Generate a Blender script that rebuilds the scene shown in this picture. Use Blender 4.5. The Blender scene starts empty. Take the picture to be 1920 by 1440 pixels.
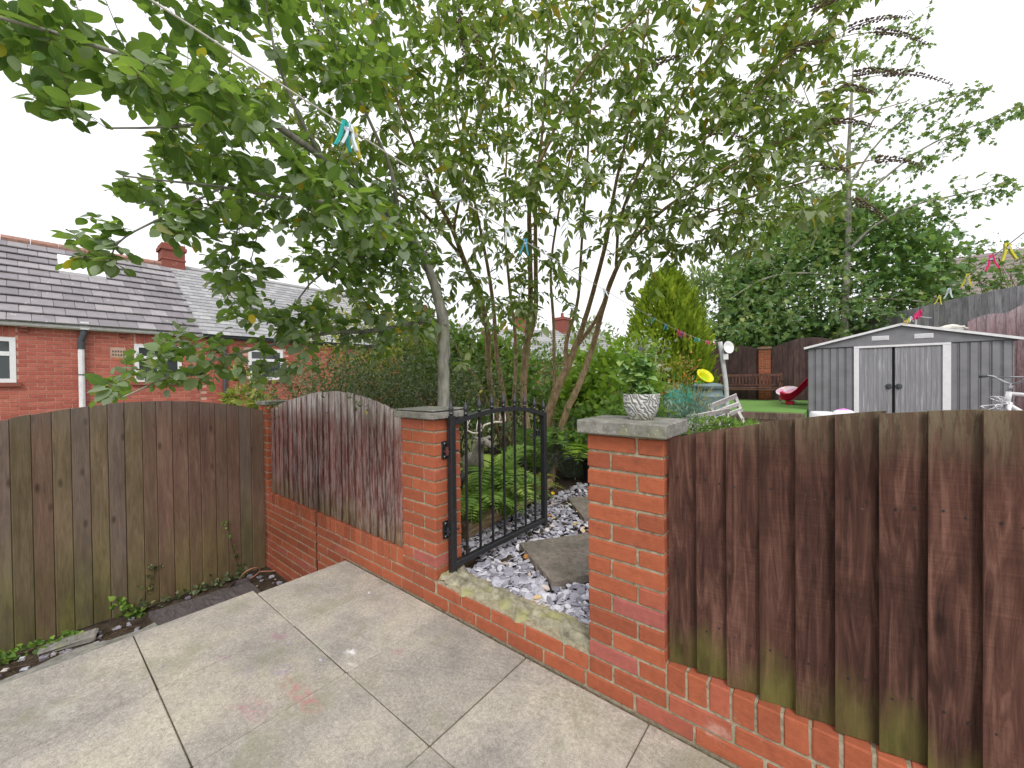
import bpy, math, random
import numpy as np
from mathutils import Vector, Matrix

random.seed(7); RNG = np.random.default_rng(11)
R_ = math.radians
SC = bpy.context.scene
COL = SC.collection

# ---------------------------------------------------------------- camera
F_PX, PITCH, ROLL, YAW = 744.4, -0.0111, -0.0106, 0.6799        # pixels at 1920 wide, radians
CAM = np.array([0.8334, -1.5478, 1.3565])
cam_d = bpy.data.cameras.new('camera'); cam = bpy.data.objects.new('camera', cam_d); COL.objects.link(cam)
cam_d.sensor_fit = 'HORIZONTAL'; cam_d.sensor_width = 36.0; cam_d.lens = F_PX/1920*36.0
cam_d.clip_start = 0.05; cam_d.clip_end = 2000
cam.location = CAM
cam.rotation_euler = (Matrix.Rotation(YAW, 3, 'Z') @ Matrix.Rotation(math.pi/2+PITCH, 3, 'X') @ Matrix.Rotation(ROLL, 3, 'Z')).to_euler()
SC.camera = cam

def ray(u, v):
    x, y = u-960, v-720
    c, s = math.cos(-ROLL), math.sin(-ROLL)
    x, y = x*c-y*s, x*s+y*c
    r, up = x/F_PX, -y/F_PX
    cp, sp = math.cos(PITCH), math.sin(PITCH)
    fw, up = cp-up*sp, sp+up*cp
    c, s = math.cos(YAW), math.sin(YAW)
    return np.array([r*c-fw*s, r*s+fw*c, up])
def at(u, v, d): return CAM+ray(u, v)*d                      # photo pixel + depth in metres -> place
def onp(u, v, ax, val):                                      # photo pixel on the plane axis=val
    d = ray(u, v); return CAM+d*(val-CAM[ax])/d[ax]
def pix(P):
    P = np.atleast_2d(P)-CAM
    c, s = math.cos(YAW), math.sin(YAW)
    r = P[:, 0]*c+P[:, 1]*s; fw = -P[:, 0]*s+P[:, 1]*c; u = P[:, 2]
    cp, sp = math.cos(PITCH), math.sin(PITCH)
    f2 = fw*cp+u*sp; u2 = -fw*sp+u*cp
    x, y = F_PX*r/f2, -F_PX*u2/f2
    c, s = math.cos(ROLL), math.sin(ROLL)
    return np.stack([960+x*c-y*s, 720+x*s+y*c, f2], 1)

# ---------------------------------------------------------------- sky, sun, exposure
SUN_EL, SUN_AZ = R_(48), R_(42)     # azimuth of the direction TO the sun, from -Y towards +X
sun_dir = Vector((math.sin(SUN_AZ)*math.cos(SUN_EL), -math.cos(SUN_AZ)*math.cos(SUN_EL), math.sin(SUN_EL)))
w = bpy.data.worlds.new('World'); SC.world = w; w.use_nodes = True
nt = w.node_tree; nt.nodes.clear()
wo = nt.nodes.new('ShaderNodeOutputWorld'); bg = nt.nodes.new('ShaderNodeBackground')
sky = nt.nodes.new('ShaderNodeTexSky'); sky.sky_type = 'NISHITA'; sky.sun_disc = False
sky.sun_elevation = SUN_EL; sky.sun_rotation = math.atan2(sun_dir.x, sun_dir.y)
sky.air_density = 1.0; sky.dust_density = 6.0; sky.ozone_density = 1.0
mx = nt.nodes.new('ShaderNodeMix'); mx.data_type = 'RGBA'; mx.inputs[0].default_value = 0.9
nt.links.new(sky.outputs[0], mx.inputs[6]); mx.inputs[7].default_value = (11.6, 11.6, 11.9, 1)   # closed white cloud
tc = nt.nodes.new('ShaderNodeTexCoord'); cn = nt.nodes.new('ShaderNodeTexNoise'); cn.inputs['Scale'].default_value = 2.2; cn.inputs['Detail'].default_value = 5
nt.links.new(tc.outputs['Generated'], cn.inputs['Vector']); cr = nt.nodes.new('ShaderNodeValToRGB'); nt.links.new(cn.outputs['Fac'], cr.inputs[0])
cr.color_ramp.elements[0].position = .35; cr.color_ramp.elements[0].color = (.84, .845, .87, 1); cr.color_ramp.elements[1].position = .62; cr.color_ramp.elements[1].color = (1.0, 1.0, 1.0, 1)
mm = nt.nodes.new('ShaderNodeMix'); mm.data_type = 'RGBA'; mm.blend_type = 'MULTIPLY'; mm.inputs[0].default_value = 1.0
nt.links.new(mx.outputs[2], mm.inputs[6]); nt.links.new(cr.outputs[0], mm.inputs[7]); nt.links.new(mm.outputs[2], bg.inputs[0]); bg.inputs[1].default_value = 0.1
nt.links.new(bg.outputs[0], wo.inputs[0])
sl = bpy.data.lights.new('sun', 'SUN'); so = bpy.data.objects.new('sun', sl); COL.objects.link(so)
sl.energy = 1.5; sl.angle = R_(18); sl.color = (1, .96, .9)
so.rotation_euler = sun_dir.to_track_quat('Z', 'Y').to_euler(); so.location = (0, -4, 9)
SC.view_settings.view_transform = 'Standard'; SC.view_settings.look = 'None'
SC.view_settings.exposure = 0.38; SC.view_settings.gamma = 1.0; SC.view_settings.use_curve_mapping = False
SC.cycles.max_bounces = 5; SC.cycles.diffuse_bounces = 3; SC.cycles.glossy_bounces = 2; SC.cycles.transmission_bounces = 3; SC.cycles.transparent_max_bounces = 2

# ---------------------------------------------------------------- small helpers
def lin(r, g=None, b=None):
    if isinstance(r, str): r, g, b = [int(r[i:i+2], 16) for i in (0, 2, 4)]
    return tuple((c/255/12.92 if c/255 <= .04045 else ((c/255+.055)/1.055)**2.4) for c in (r, g, b))+(1,)
def wl(o):
    l = Vector((0, 0, 0))
    while o is not None: l += o.location; o = o.parent
    return l
def tag(o, label=None, cat=None, group=None, kind=None):
    if label: o['label'] = label
    if cat: o['category'] = cat
    if group: o['group'] = group
    if kind: o['kind'] = kind
    return o
def thing(name, label, cat, loc=(0, 0, 0), group=None):
    o = bpy.data.objects.new(name, None); COL.objects.link(o); o.location = Vector([float(c) for c in loc]); o.empty_display_size = .1
    return tag(o, label, cat, group)
def link(name, me, parent=None, loc=(0, 0, 0), rot=None, scale=None, mat=None):
    o = bpy.data.objects.new(name, me); COL.objects.link(o)
    o.location = Vector([float(c) for c in loc])
    if parent is not None: o.parent = parent; o.location = o.location-wl(parent)
    if rot is not None: o.rotation_euler = rot
    if scale is not None: o.scale = scale
    return o
def mesh(name, V, Fc, mat=None, smooth=False, rnd=None, mid=None):
    me = bpy.data.meshes.new(name)
    V = np.asarray(V, dtype=np.float32).reshape(-1, 3)
    if isinstance(Fc, np.ndarray):
        n, k = Fc.shape
        me.vertices.add(len(V)); me.vertices.foreach_set('co', V.ravel())
        me.loops.add(n*k); me.loops.foreach_set('vertex_index', Fc.ravel().astype(np.int32))
        me.polygons.add(n); me.polygons.foreach_set('loop_start', np.arange(0, n*k, k, dtype=np.int32))
        me.update(calc_edges=True)
    else:
        me.from_pydata(V.tolist(), [], Fc)
    if smooth: me.polygons.foreach_set('use_smooth', [True]*len(me.polygons))
    for nm, arr in (('rnd', rnd), ('mid', mid)):
        if arr is not None:
            a = me.attributes.new(nm, 'FLOAT', 'POINT'); a.data.foreach_set('value', np.asarray(arr, dtype=np.float32))
    if mat: me.materials.append(mat)
    me.validate(); me.update()
    return me

class MB:
    def __init__(s): s.v = []; s.f = []; s.r = []
    def add(s, V, Fc, rnd=None):
        n = len(s.v); s.v += [tuple(map(float, p)) for p in V]; s.f += [tuple(i+n for i in q) for q in Fc]
        s.r += [random.random() if rnd is None else rnd]*len(V)
        return s
    def box(s, a, b, ch=0.0):
        (x0, y0, z0), (x1, y1, z1) = a, b
        if ch <= 0:
            V = [(x0, y0, z0), (x1, y0, z0), (x1, y1, z0), (x0, y1, z0), (x0, y0, z1), (x1, y0, z1), (x1, y1, z1), (x0, y1, z1)]
            return s.add(V, [(0, 3, 2, 1), (4, 5, 6, 7), (0, 1, 5, 4), (1, 2, 6, 5), (2, 3, 7, 6), (3, 0, 4, 7)])
        V, Fc = chamfer(((x1-x0)/2, (y1-y0)/2, (z1-z0)/2), ch)
        c = ((x0+x1)/2, (y0+y1)/2, (z0+z1)/2)
        return s.add([(p[0]+c[0], p[1]+c[1], p[2]+c[2]) for p in V], Fc)
    def bar(s, a, b, w, h, up=(0, 0, 1)):          # rectangular bar from a to b
        a, b = Vector(list(map(float, a))), Vector(list(map(float, b))); d = (b-a).normalized(); up = Vector(up)
        x = d.cross(up)
        if x.length < 1e-4: x = d.cross(Vector((1, 0, 0)))
        x.normalize(); y = x.cross(d).normalized()
        V = []
        for p in (a, b):
            for sx, sy in ((-1, -1), (1, -1), (1, 1), (-1, 1)): V.append(p+x*sx*w/2+y*sy*h/2)
        return s.add(V, [(3, 2, 1, 0), (4, 5, 6, 7), (0, 1, 5, 4), (1, 2, 6, 5), (2, 3, 7, 6), (3, 0, 4, 7)])
    def tube(s, P, r, n=6, cap=True):
        P = [Vector([float(c) for c in p]) for p in P]; m = len(P)
        rs = list(r) if hasattr(r, '__len__') else [r]*m
        V = []; Fc = []; px = None
        for i, p in enumerate(P):
            d = (P[min(i+1, m-1)]-P[max(i-1, 0)])
            if d.length < 1e-9: d = Vector((0, 0, 1))
            d.normalize()
            if px is None:
                px = d.orthogonal().normalized()
            else:
                px = (px-d*px.dot(d))
                px = px.normalized() if px.length > 1e-6 else d.orthogonal().normalized()
            py = d.cross(px)
            for k in range(n):
                a = 2*math.pi*k/n; V.append(p+(px*math.cos(a)+py*math.sin(a))*rs[i])
        for i in range(m-1):
            for k in range(n):
                k2 = (k+1) % n; Fc.append((i*n+k, i*n+k2, (i+1)*n+k2, (i+1)*n+k))
        if cap: Fc.append(tuple(reversed(range(n)))); Fc.append(tuple(range((m-1)*n, m*n)))
        return s.add(V, Fc)
    def lathe(s, prof, c=(0, 0, 0), n=20, ax=None):        # prof: (radius, height); closed by a pole where radius is 0
        V = []; Fc = []
        M = Matrix.Identity(3) if ax is None else Vector(ax).to_track_quat('Z', 'Y').to_matrix()
        for r, h in prof:
            for k in range(n):
                a = 2*math.pi*k/n; p = M@Vector((r*math.cos(a), r*math.sin(a), h)); V.append((p.x+c[0], p.y+c[1], p.z+c[2]))
        for i in range(len(prof)-1):
            for k in range(n):
                k2 = (k+1) % n; Fc.append((i*n+k, i*n+k2, (i+1)*n+k2, (i+1)*n+k))
        Fc.append(tuple(reversed(range(n)))); Fc.append(tuple(range((len(prof)-1)*n, len(prof)*n)))
        return s.add(V, Fc)
    def mesh(s, name, mat, smooth=False): return mesh(name, s.v, s.f, mat, smooth, rnd=s.r)
    def build(s, name, mat, parent=None, smooth=False):
        # vertices are in world coordinates: move the origin to the parent's place
        o = link(name, s.mesh(name, mat, smooth), parent, (0, 0, 0)); return o
def chamfer(h, c):
    hx, hy, hz = h; V = []; idx = {}
    for sx in (-1, 1):
        for sy in (-1, 1):
            for sz in (-1, 1):
                idx[(sx, sy, sz)] = len(V)
                V += [(sx*hx, sy*(hy-c), sz*(hz-c)), (sx*(hx-c), sy*hy, sz*(hz-c)), (sx*(hx-c), sy*(hy-c), sz*hz)]
    g = lambda a, b, d, k: idx[(a, b, d)]+k
    Fc = []
    for s_ in (-1, 1):
        q = [g(s_, -1, -1, 0), g(s_, 1, -1, 0), g(s_, 1, 1, 0), g(s_, -1, 1, 0)]; Fc.append(tuple(q if s_ > 0 else q[::-1]))
        q = [g(-1, s_, -1, 1), g(-1, s_, 1, 1), g(1, s_, 1, 1), g(1, s_, -1, 1)]; Fc.append(tuple(q if s_ > 0 else q[::-1]))
        q = [g(-1, -1, s_, 2), g(1, -1, s_, 2), g(1, 1, s_, 2), g(-1, 1, s_, 2)]; Fc.append(tuple(q if s_ > 0 else q[::-1]))
    for a in (-1, 1):
        for b in (-1, 1):
            q = [g(a, b, -1, 0), g(a, b, -1, 1), g(a, b, 1, 1), g(a, b, 1, 0)]; Fc.append(tuple(q if a*b > 0 else q[::-1]))
            q = [g(a, -1, b, 2), g(a, -1, b, 0), g(a, 1, b, 0), g(a, 1, b, 2)]; Fc.append(tuple(q if a*b > 0 else q[::-1]))
            q = [g(-1, a, b, 1), g(-1, a, b, 2), g(1, a, b, 2), g(1, a, b, 1)]; Fc.append(tuple(q if a*b > 0 else q[::-1]))
    for k, i in idx.items():
        q = (i, i+1, i+2); Fc.append(q if k[0]*k[1]*k[2] > 0 else q[::-1])
    return V, Fc
def jit(V, a): return [tuple(c+random.uniform(-a, a) for c in p) for p in V]

# ---------------------------------------------------------------- materials
class Mt:
    def __init__(s, name, rough=.7, spec=.3, metal=0):
        s.m = bpy.data.materials.new(name); s.m.use_nodes = True; s.t = s.m.node_tree
        s.b = s.t.nodes['Principled BSDF']; s.o = s.t.nodes['Material Output']
        s.b.inputs['Roughness'].default_value = rough; s.b.inputs['Specular IOR Level'].default_value = spec; s.b.inputs['Metallic'].default_value = metal
    def n(s, t, i=None, **kw):
        nd = s.t.nodes.new('ShaderNode'+t)
        for k, v in kw.items(): setattr(nd, k, v)
        for k, v in (i or {}).items(): s.set(nd.inputs[k], v)
        return nd
    def set(s, sock, v):
        if isinstance(v, bpy.types.NodeSocket): s.t.links.new(v, sock)
        else:
            sock.default_value = v
    def obj(s): return s.n('TexCoord').outputs['Object']
    def pos(s): return s.n('NewGeometry').outputs['Position']
    def rand(s):                                 # per-object or per-piece random number 0..1
        a = s.n('Attribute', attribute_name='rnd').outputs['Fac']
        return s.math('FRACT', s.math('ADD', a, s.n('ObjectInfo').outputs['Random']))
    def math(s, op, a, b=0.0, c=0.0, clamp=False):
        nd = s.n('Math', {0: a, 1: b, 2: c}, operation=op, use_clamp=clamp); return nd.outputs[0]
    def vmath(s, op, a, b): return s.n('VectorMath', {0: a, 1: b}, operation=op).outputs[0]
    def noise(s, co, scale=5, detail=4, rough=.55, dist=0.0): return s.n('TexNoise', {'Vector': co, 'Scale': scale, 'Detail': detail, 'Roughness': rough, 'Distortion': dist}).outputs['Fac']
    def vor(s, co, scale, out='Distance', feature='F1'): return s.n('TexVoronoi', {'Vector': co, 'Scale': scale}, feature=feature).outputs[out]
    def map(s, co, scale=(1, 1, 1), loc=(0, 0, 0), rot=(0, 0, 0)): return s.n('Mapping', {'Vector': co, 'Scale': scale, 'Location': loc, 'Rotation': rot}).outputs[0]
    def shift(s, co, r, k=37.0):                 # offset coordinates by the random number
        cx = s.n('CombineXYZ', {0: s.math('MULTIPLY', r, k), 1: s.math('MULTIPLY', r, k*.7), 2: s.math('MULTIPLY', r, k*1.3)}).outputs[0]
        return s.vmath('ADD', co, cx)
    def ramp(s, f, st, interp='LINEAR'):
        nd = s.n('ValToRGB', {0: f}); e = nd.color_ramp.elements; nd.color_ramp.interpolation = interp
        while len(e) < len(st): e.new(.5)
        for el, (p, c) in zip(e, st):
            el.position = p; el.color = c if not isinstance(c, (int, float)) else (c, c, c, 1)
        return nd.outputs[0]
    def mix(s, f, a, b, mode='MIX'):
        nd = s.n('Mix', data_type='RGBA', blend_type=mode); nd.clamp_factor = True
        s.set(nd.inputs[0], f); s.set(nd.inputs[6], a); s.set(nd.inputs[7], b); return nd.outputs[2]
    def smooth(s, v, a, b):
        nd = s.n('MapRange', {0: v, 1: a, 2: b, 3: 0.0, 4: 1.0}, interpolation_type='SMOOTHSTEP'); return nd.outputs[0]
    def z(s): return s.n('SeparateXYZ', {0: s.pos()}).outputs[2]
    def bump(s, h, dist=.002, strength=1.0):
        s.set(s.b.inputs['Normal'], s.n('Bump', {'Height': h, 'Distance': dist, 'Strength': strength}).outputs[0])
    def col(s, c): s.set(s.b.inputs['Base Color'], c); return s
def plain(name, c, rough=.6, spec=.3, metal=0, vary=.12, scale=14, bump=0.0):
    k = Mt(name, rough, spec, metal); co = k.shift(k.obj(), k.rand())
    nz = k.noise(co, scale, 5); d = tuple(x*(1-vary*2) for x in c[:3])+(1,); l = tuple(min(1, x*(1+vary)) for x in c[:3])+(1,)
    k.col(k.ramp(nz, [(.25, d), (.75, l)]))
    if bump: k.bump(k.noise(co, scale*4, 4), bump)
    return k.m

def brick_mat(name, stops, rough=.85):
    k = Mt(name, rough, .2); r = k.rand(); co = k.shift(k.obj(), r)
    base = k.ramp(r, stops)
    nz = k.noise(co, 38, 5, .65); base = k.mix(.55, base, k.ramp(nz, [(.3, .38), (.7, .60)]), 'OVERLAY')
    big = k.noise(co, 7, 3); base = k.mix(k.math('MULTIPLY', k.smooth(big, .56, .75), .35), base, lin(120, 70, 55))
    sp = k.vor(co, 150); base = k.mix(k.math('MULTIPLY', k.smooth(sp, .18, .05), .35), base, lin(95, 50, 40))
    wp = k.pos(); ef = k.smooth(k.noise(wp, 3.2, 7, .7), .60, .74); base = k.mix(k.math('MULTIPLY', ef, .38), base, lin(206, 190, 178))
    gr = k.smooth(k.noise(k.map(wp, (1, 1, 1), (7, 2, 9)), 4.5, 7, .7), .56, .72); base = k.mix(k.math('MULTIPLY', gr, .45), base, lin(96, 66, 54))
    k.col(base); k.bump(k.math('ADD', nz, k.math('MULTIPLY', k.noise(k.map(co, (12, 60, 90)), 1.5, 3), .6)), .0022)
    return k.m
M_BRICK = brick_mat('brick_orange', [(0, lin(144, 80, 58)), (.35, lin(158, 88, 62)), (.8, lin(168, 94, 66)), (.95, lin(164, 92, 72)), (1, lin(160, 92, 84))])
M_BRICK_HOUSE = brick_mat('brick_house_red', [(0, lin(166, 92, 80)), (.5, lin(178, 102, 88)), (1, lin(186, 112, 96))])
M_BRICK_DARK = brick_mat('brick_far_red', [(0, lin(132, 78, 68)), (1, lin(152, 92, 80))])
def mortar_mat():
    k = Mt('mortar', .95, .1); co = k.pos(); nz = k.noise(co, 45, 6, .7)
    base = k.ramp(nz, [(.3, lin(116, 106, 88)), (.5, lin(160, 150, 128)), (.75, lin(188, 178, 156))])
    moss = k.smooth(k.noise(co, 6, 3), .5, .7); base = k.mix(k.math('MULTIPLY', moss, .4), base, lin(132, 130, 96))
    k.col(base); k.bump(nz, .004); return k.m
M_MORTAR = mortar_mat()
M_MORTAR_HOUSE = plain('mortar_house_pink', lin(205, 168, 152), .95, .1)
def sill_mat():
    k = Mt('rough_mortar_bed', .95, .1); co = k.pos(); nz = k.noise(co, 18, 8, .7)
    base = k.ramp(nz, [(.28, lin(96, 92, 78)), (.5, lin(150, 145, 125)), (.7, lin(188, 182, 160))])
    ms = k.smooth(k.noise(co, 7, 4), .5, .62); base = k.mix(k.math('MULTIPLY', ms, .7), base, lin(158, 156, 104))
    k.col(base); k.bump(nz, .012); return k.m
M_SILL = sill_mat()
def concrete_mat(name, a, b, c_, lich=None):
    k = Mt(name, .9, .2); co = k.pos(); nz = k.noise(co, 30, 7, .7)
    base = k.ramp(nz, [(.28, a), (.52, b), (.76, c_)])
    base = k.mix(k.smooth(k.noise(co, 5, 4), .42, .7), base, k.mix(.6, base, lin(88, 88, 78)))
    if lich: base = k.mix(k.math('MULTIPLY', k.smooth(k.noise(co, 9, 3), .52, .66), .5), base, lich)
    sp = k.vor(co, 60); base = k.mix(k.smooth(sp, .16, .06), base, lin(205, 200, 188))
    k.col(base); k.bump(nz, .003); return k.m
M_COPING = concrete_mat('coping_stone', lin(100, 98, 92), lin(138, 136, 130), lin(168, 166, 160), lin(140, 142, 112))
M_FLAG = concrete_mat('stepping_stone_concrete', lin(92, 84, 76), lin(126, 117, 108), lin(150, 140, 130))

def slab_mat():
    k = Mt('patio_slab_concrete', .88, .2); p = k.pos(); r = k.rand()
    fine = k.noise(p, 240, 6, .8); mid = k.noise(p, 16, 6, .65); big = k.noise(p, 2.2, 3, .55)
    base = k.ramp(big, [(.3, lin(148, 143, 138)), (.5, lin(174, 167, 157)), (.68, lin(190, 182, 166))])
    base = k.mix(.55, base, k.ramp(mid, [(.25, .34), (.75, .64)]), 'OVERLAY')
    base = k.mix(.85, base, k.ramp(fine, [(.3, .24), (.7, .74)]), 'OVERLAY')
    base = k.mix(.75, base, k.ramp(k.noise(p, 62, 5, .75), [(.3, .3), (.7, .68)]), 'OVERLAY')
    base = k.mix(.4, base, k.ramp(r, [(0, .40), (1, .58)]), 'OVERLAY')
    base = k.mix(k.math('MULTIPLY', k.smooth(k.noise(p, 3.1, 6, .65), .5, .68), .5), base, lin(140, 140, 112))     # algae
    sp = k.vor(p, 120); base = k.mix(k.math('MULTIPLY', k.smooth(sp, .24, .1), .4), base, lin(220, 214, 202))
    sp3 = k.vor(k.map(p, (1, 1, 1), (3, 5, 0)), 150); base = k.mix(k.math('MULTIPLY', k.smooth(sp3, .22, .1), .4), base, lin(96, 90, 84))
    sp2 = k.vor(p, 40); base = k.mix(k.math('MULTIPLY', k.smooth(sp2, .10, .04), .6), base, lin(110, 103, 96))
    chalk = k.smooth(k.noise(p, 26, 6, .75), .42, .62)
    sx = k.n('SeparateXYZ', {0: p})
    # chalk drawn on the slabs: pink, violet, green and white smears
    for (u, v, rx, ry, rot, c, st) in CHALK:
        q = onp(u, v, 2, 0)
        m = k.map(p, (1/rx, 1/ry, 0), (0, 0, 0), (0, 0, 0))
        dx = k.math('SUBTRACT', sx.outputs[0], float(q[0])); dy = k.math('SUBTRACT', sx.outputs[1], float(q[1]))
        ca, sa = math.cos(rot), math.sin(rot)
        ex = k.math('DIVIDE', k.math('ADD', k.math('MULTIPLY', dx, ca), k.math('MULTIPLY', dy, sa)), rx)
        ey = k.math('DIVIDE', k.math('SUBTRACT', k.math('MULTIPLY', dy, ca), k.math('MULTIPLY', dx, sa)), ry)
        d2 = k.math('ADD', k.math('MULTIPLY', ex, ex), k.math('MULTIPLY', ey, ey))
        d2 = k.math('ADD', d2, k.math('MULTIPLY', k.math('SUBTRACT', k.noise(p, 11, 4), .5), 2.0))
        base = k.mix(k.math('MULTIPLY', k.math('MULTIPLY', k.smooth(d2, 1.2, -.2), st*.7), chalk), base, c)
    k.col(base); k.bump(k.math('ADD', fine, k.math('MULTIPLY', mid, 1.5)), .003); return k.m
CHALK = [(560, 1300, .19, .05, .0, lin(196, 112, 120), .85), (470, 1330, .12, .06, .3, lin(190, 120, 130), .6), (520, 1193, .07, .035, .4, lin(176, 110, 140), .8),
         (530, 1255, .10, .05, .6, lin(130, 112, 160), .75), (460, 1255, .12, .05, .3, lin(140, 125, 160), .5), (655, 1222, .045, .025, .3, lin(235, 232, 232), 1.3),
         (662, 1247, .05, .015, .3, lin(232, 230, 228), 1.0), (590, 1215, .05, .09, 0, lin(140, 160, 140), .5), (745, 1222, .03, .03, 0, lin(190, 120, 130), .7),
         (420, 1235, .05, .03, .5, lin(176, 112, 150), .5), (790, 1110, .05, .05, 0, lin(196, 150, 96), .5), (110, 1330, .16, .05, .5, lin(205, 205, 200), .5)]
M_SLAB = slab_mat()

def wood_mat(name, dark, mid, light, weather, wz, wcol_amt, algae, az, al_amt, saw=0.0, green=lin(92, 96, 48), knots=True, streak=0.0, grain=1.0, hues=0.0):
    """fence boards along Z; wz=(z of weathered top start, end), az=(algae none above, full below)"""
    k = Mt(name, .85, .2); r = k.rand(); p = k.pos(); co = k.shift(p, r)
    g = k.noise(k.map(co, (20, 20, 1.9)), 1.6, 7, .66, 1.4); fi = k.noise(k.map(co, (120, 120, 7)), 1.4, 6, .75)
    base = k.ramp(g, [(.25, dark), (.5, mid), (.78, light)])
    base = k.mix(k.math('MULTIPLY', k.math('SUBTRACT', r, .5), .9), base, light) if False else k.mix(.8, base, k.ramp(k.math('FRACT', k.math('MULTIPLY', r, 7.31)), [(0, .34), (1, .62)]), 'OVERLAY')
    bl = k.noise(k.map(co, (5, 5, 1.8)), 1.0, 5, .6); base = k.mix(.75, base, k.ramp(bl, [(.28, .2), (.5, .5), (.72, .74)]), 'OVERLAY')
    base = k.mix(.6*grain, base, k.ramp(fi, [(.25, .28), (.75, .68)]), 'OVERLAY')
    if hues: base = k.mix(hues, base, k.ramp(k.math('FRACT', k.math('MULTIPLY', r, 5.17)), [(0, lin(114, 82, 74)), (.3, lin(112, 104, 98)), (.55, lin(116, 92, 78)), (.8, lin(106, 100, 70)), (1, lin(92, 80, 80))], 'CONSTANT'))
    if knots:
        kn = k.vor(k.map(co, (9, 9, 3.4)), 1.0); base = k.mix(k.math('MULTIPLY', k.smooth(kn, .17, .05), .6), base, tuple(c*.25 for c in dark[:3])+(1,))
    if saw:
        sw = k.noise(k.map(co, (5, 5, 170), (0, 0, 0), (0, R_(14), 0)), 1.0, 5, .7, .3); m = k.noise(k.map(co, (8, 8, 3.0)), 1.0, 3)
        base = k.mix(k.math('MULTIPLY', k.smooth(m, .36, .58), saw), base, k.ramp(sw, [(.3, .26), (.5, .5), (.68, .78)]), 'OVERLAY')
        sc_ = k.noise(k.map(co, (30, 30, 120), (0, 0, 0), (0, R_(35), 0)), 1.0, 6, .8); base = k.mix(k.math('MULTIPLY', k.smooth(sc_, .66, .72), .5), base, lin(168, 150, 140))
    z = k.z(); nz = k.noise(k.map(co, (9, 9, 2.2)), 1.0, 5, .65)
    zt = k.math('ADD', z, k.math('MULTIPLY', k.math('SUBTRACT', nz, .5), wz[2]))
    wf = k.smooth(zt, wz[0], wz[1]); fl = k.smooth(k.noise(k.map(co, (46, 46, 6.0)), 1.0, 9, .78), .47, .55)
    base = k.mix(k.math('MULTIPLY', k.math('MAXIMUM', k.math('MULTIPLY', wf, k.math('ADD', k.math('MULTIPLY', fl, .6), .4)), k.math('MULTIPLY', fl, streak)), wcol_amt), base, weather)
    za = k.math('ADD', z, k.math('MULTIPLY', k.math('SUBTRACT', k.noise(k.map(co, (5, 5, 1.6)), 1.0, 4), .5), az[2]))
    af = k.math('MULTIPLY', k.smooth(za, az[0], az[1]), k.ramp(k.math('FRACT', k.math('MULTIPLY', r, 13.7)), [(0, .45), (1, 1.0)])); base = k.mix(k.math('MULTIPLY', af, al_amt), base, k.mix(k.smooth(nz, .35, .65), green, tuple(c*.4 for c in green[:3])+(1,)))
    k.col(base); k.bump(k.math('ADD', k.math('MULTIPLY', g, 1.0), fi), .0022); return k.m
M_FENCE_L = wood_mat('fence_brown_green', lin(80, 62, 54), lin(124, 102, 88), lin(158, 138, 120), lin(124, 116, 112), (.9, 1.25, .3), .6, None, (.45, -.5, 1.3), .6, green=lin(126, 126, 64), hues=.45)
M_FENCE_M = wood_mat('fence_flaked_red', lin(66, 38, 36), lin(116, 72, 66), lin(152, 106, 96), lin(208, 202, 198), (.95, 1.22, .5), .95, None, (.52, .27, .35), .65, green=lin(128, 120, 76), streak=.3, grain=.8)
M_FENCE_R = wood_mat('fence_dark_stain', lin(40, 26, 23), lin(82, 55, 47), lin(124, 90, 78), lin(120, 112, 90), (1.06, 1.28, .14), .7, None, (.40, .24, .55), .75, saw=.42, green=lin(112, 112, 54))
M_FENCE_BACK = wood_mat('fence_far_stain', lin(58, 44, 44), lin(84, 66, 64), lin(104, 86, 82), lin(120, 110, 108), (2.2, 2.6, .2), .3, None, (-5, -6, .1), 0, knots=False)
M_FENCE_GREY = wood_mat('fence_grey_old', lin(120, 118, 120), lin(154, 152, 154), lin(178, 176, 178), lin(150, 150, 150), (9, 10, .1), 0, None, (-5, -6, .1), 0)
M_FENCE_WAVY = wood_mat('fence_purple_brown', lin(100, 74, 76), lin(132, 104, 106), lin(156, 132, 134), lin(186, 178, 182), (1.9, 3.0, .6), .8, None, (-5, -6, .1), 0, streak=.3)
M_BENCH = wood_mat('bench_brown', lin(70, 48, 42), lin(104, 76, 68), lin(130, 102, 92), lin(140, 120, 110), (9, 10, .1), 0, None, (-5, -6, .1), 0, knots=False)
M_SLEEPER = wood_mat('sleeper_old', lin(70, 56, 48), lin(110, 94, 82), lin(140, 124, 110), lin(150, 140, 130), (9, 10, .1), 0, None, (-5, -6, .1), 0)
M_PALLET = wood_mat('pallet_white', lin(172, 166, 164), lin(200, 196, 196), lin(218, 215, 216), lin(150, 150, 150), (9, 10, .1), 0, None, (-5, -6, .1), 0, knots=False)

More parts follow.
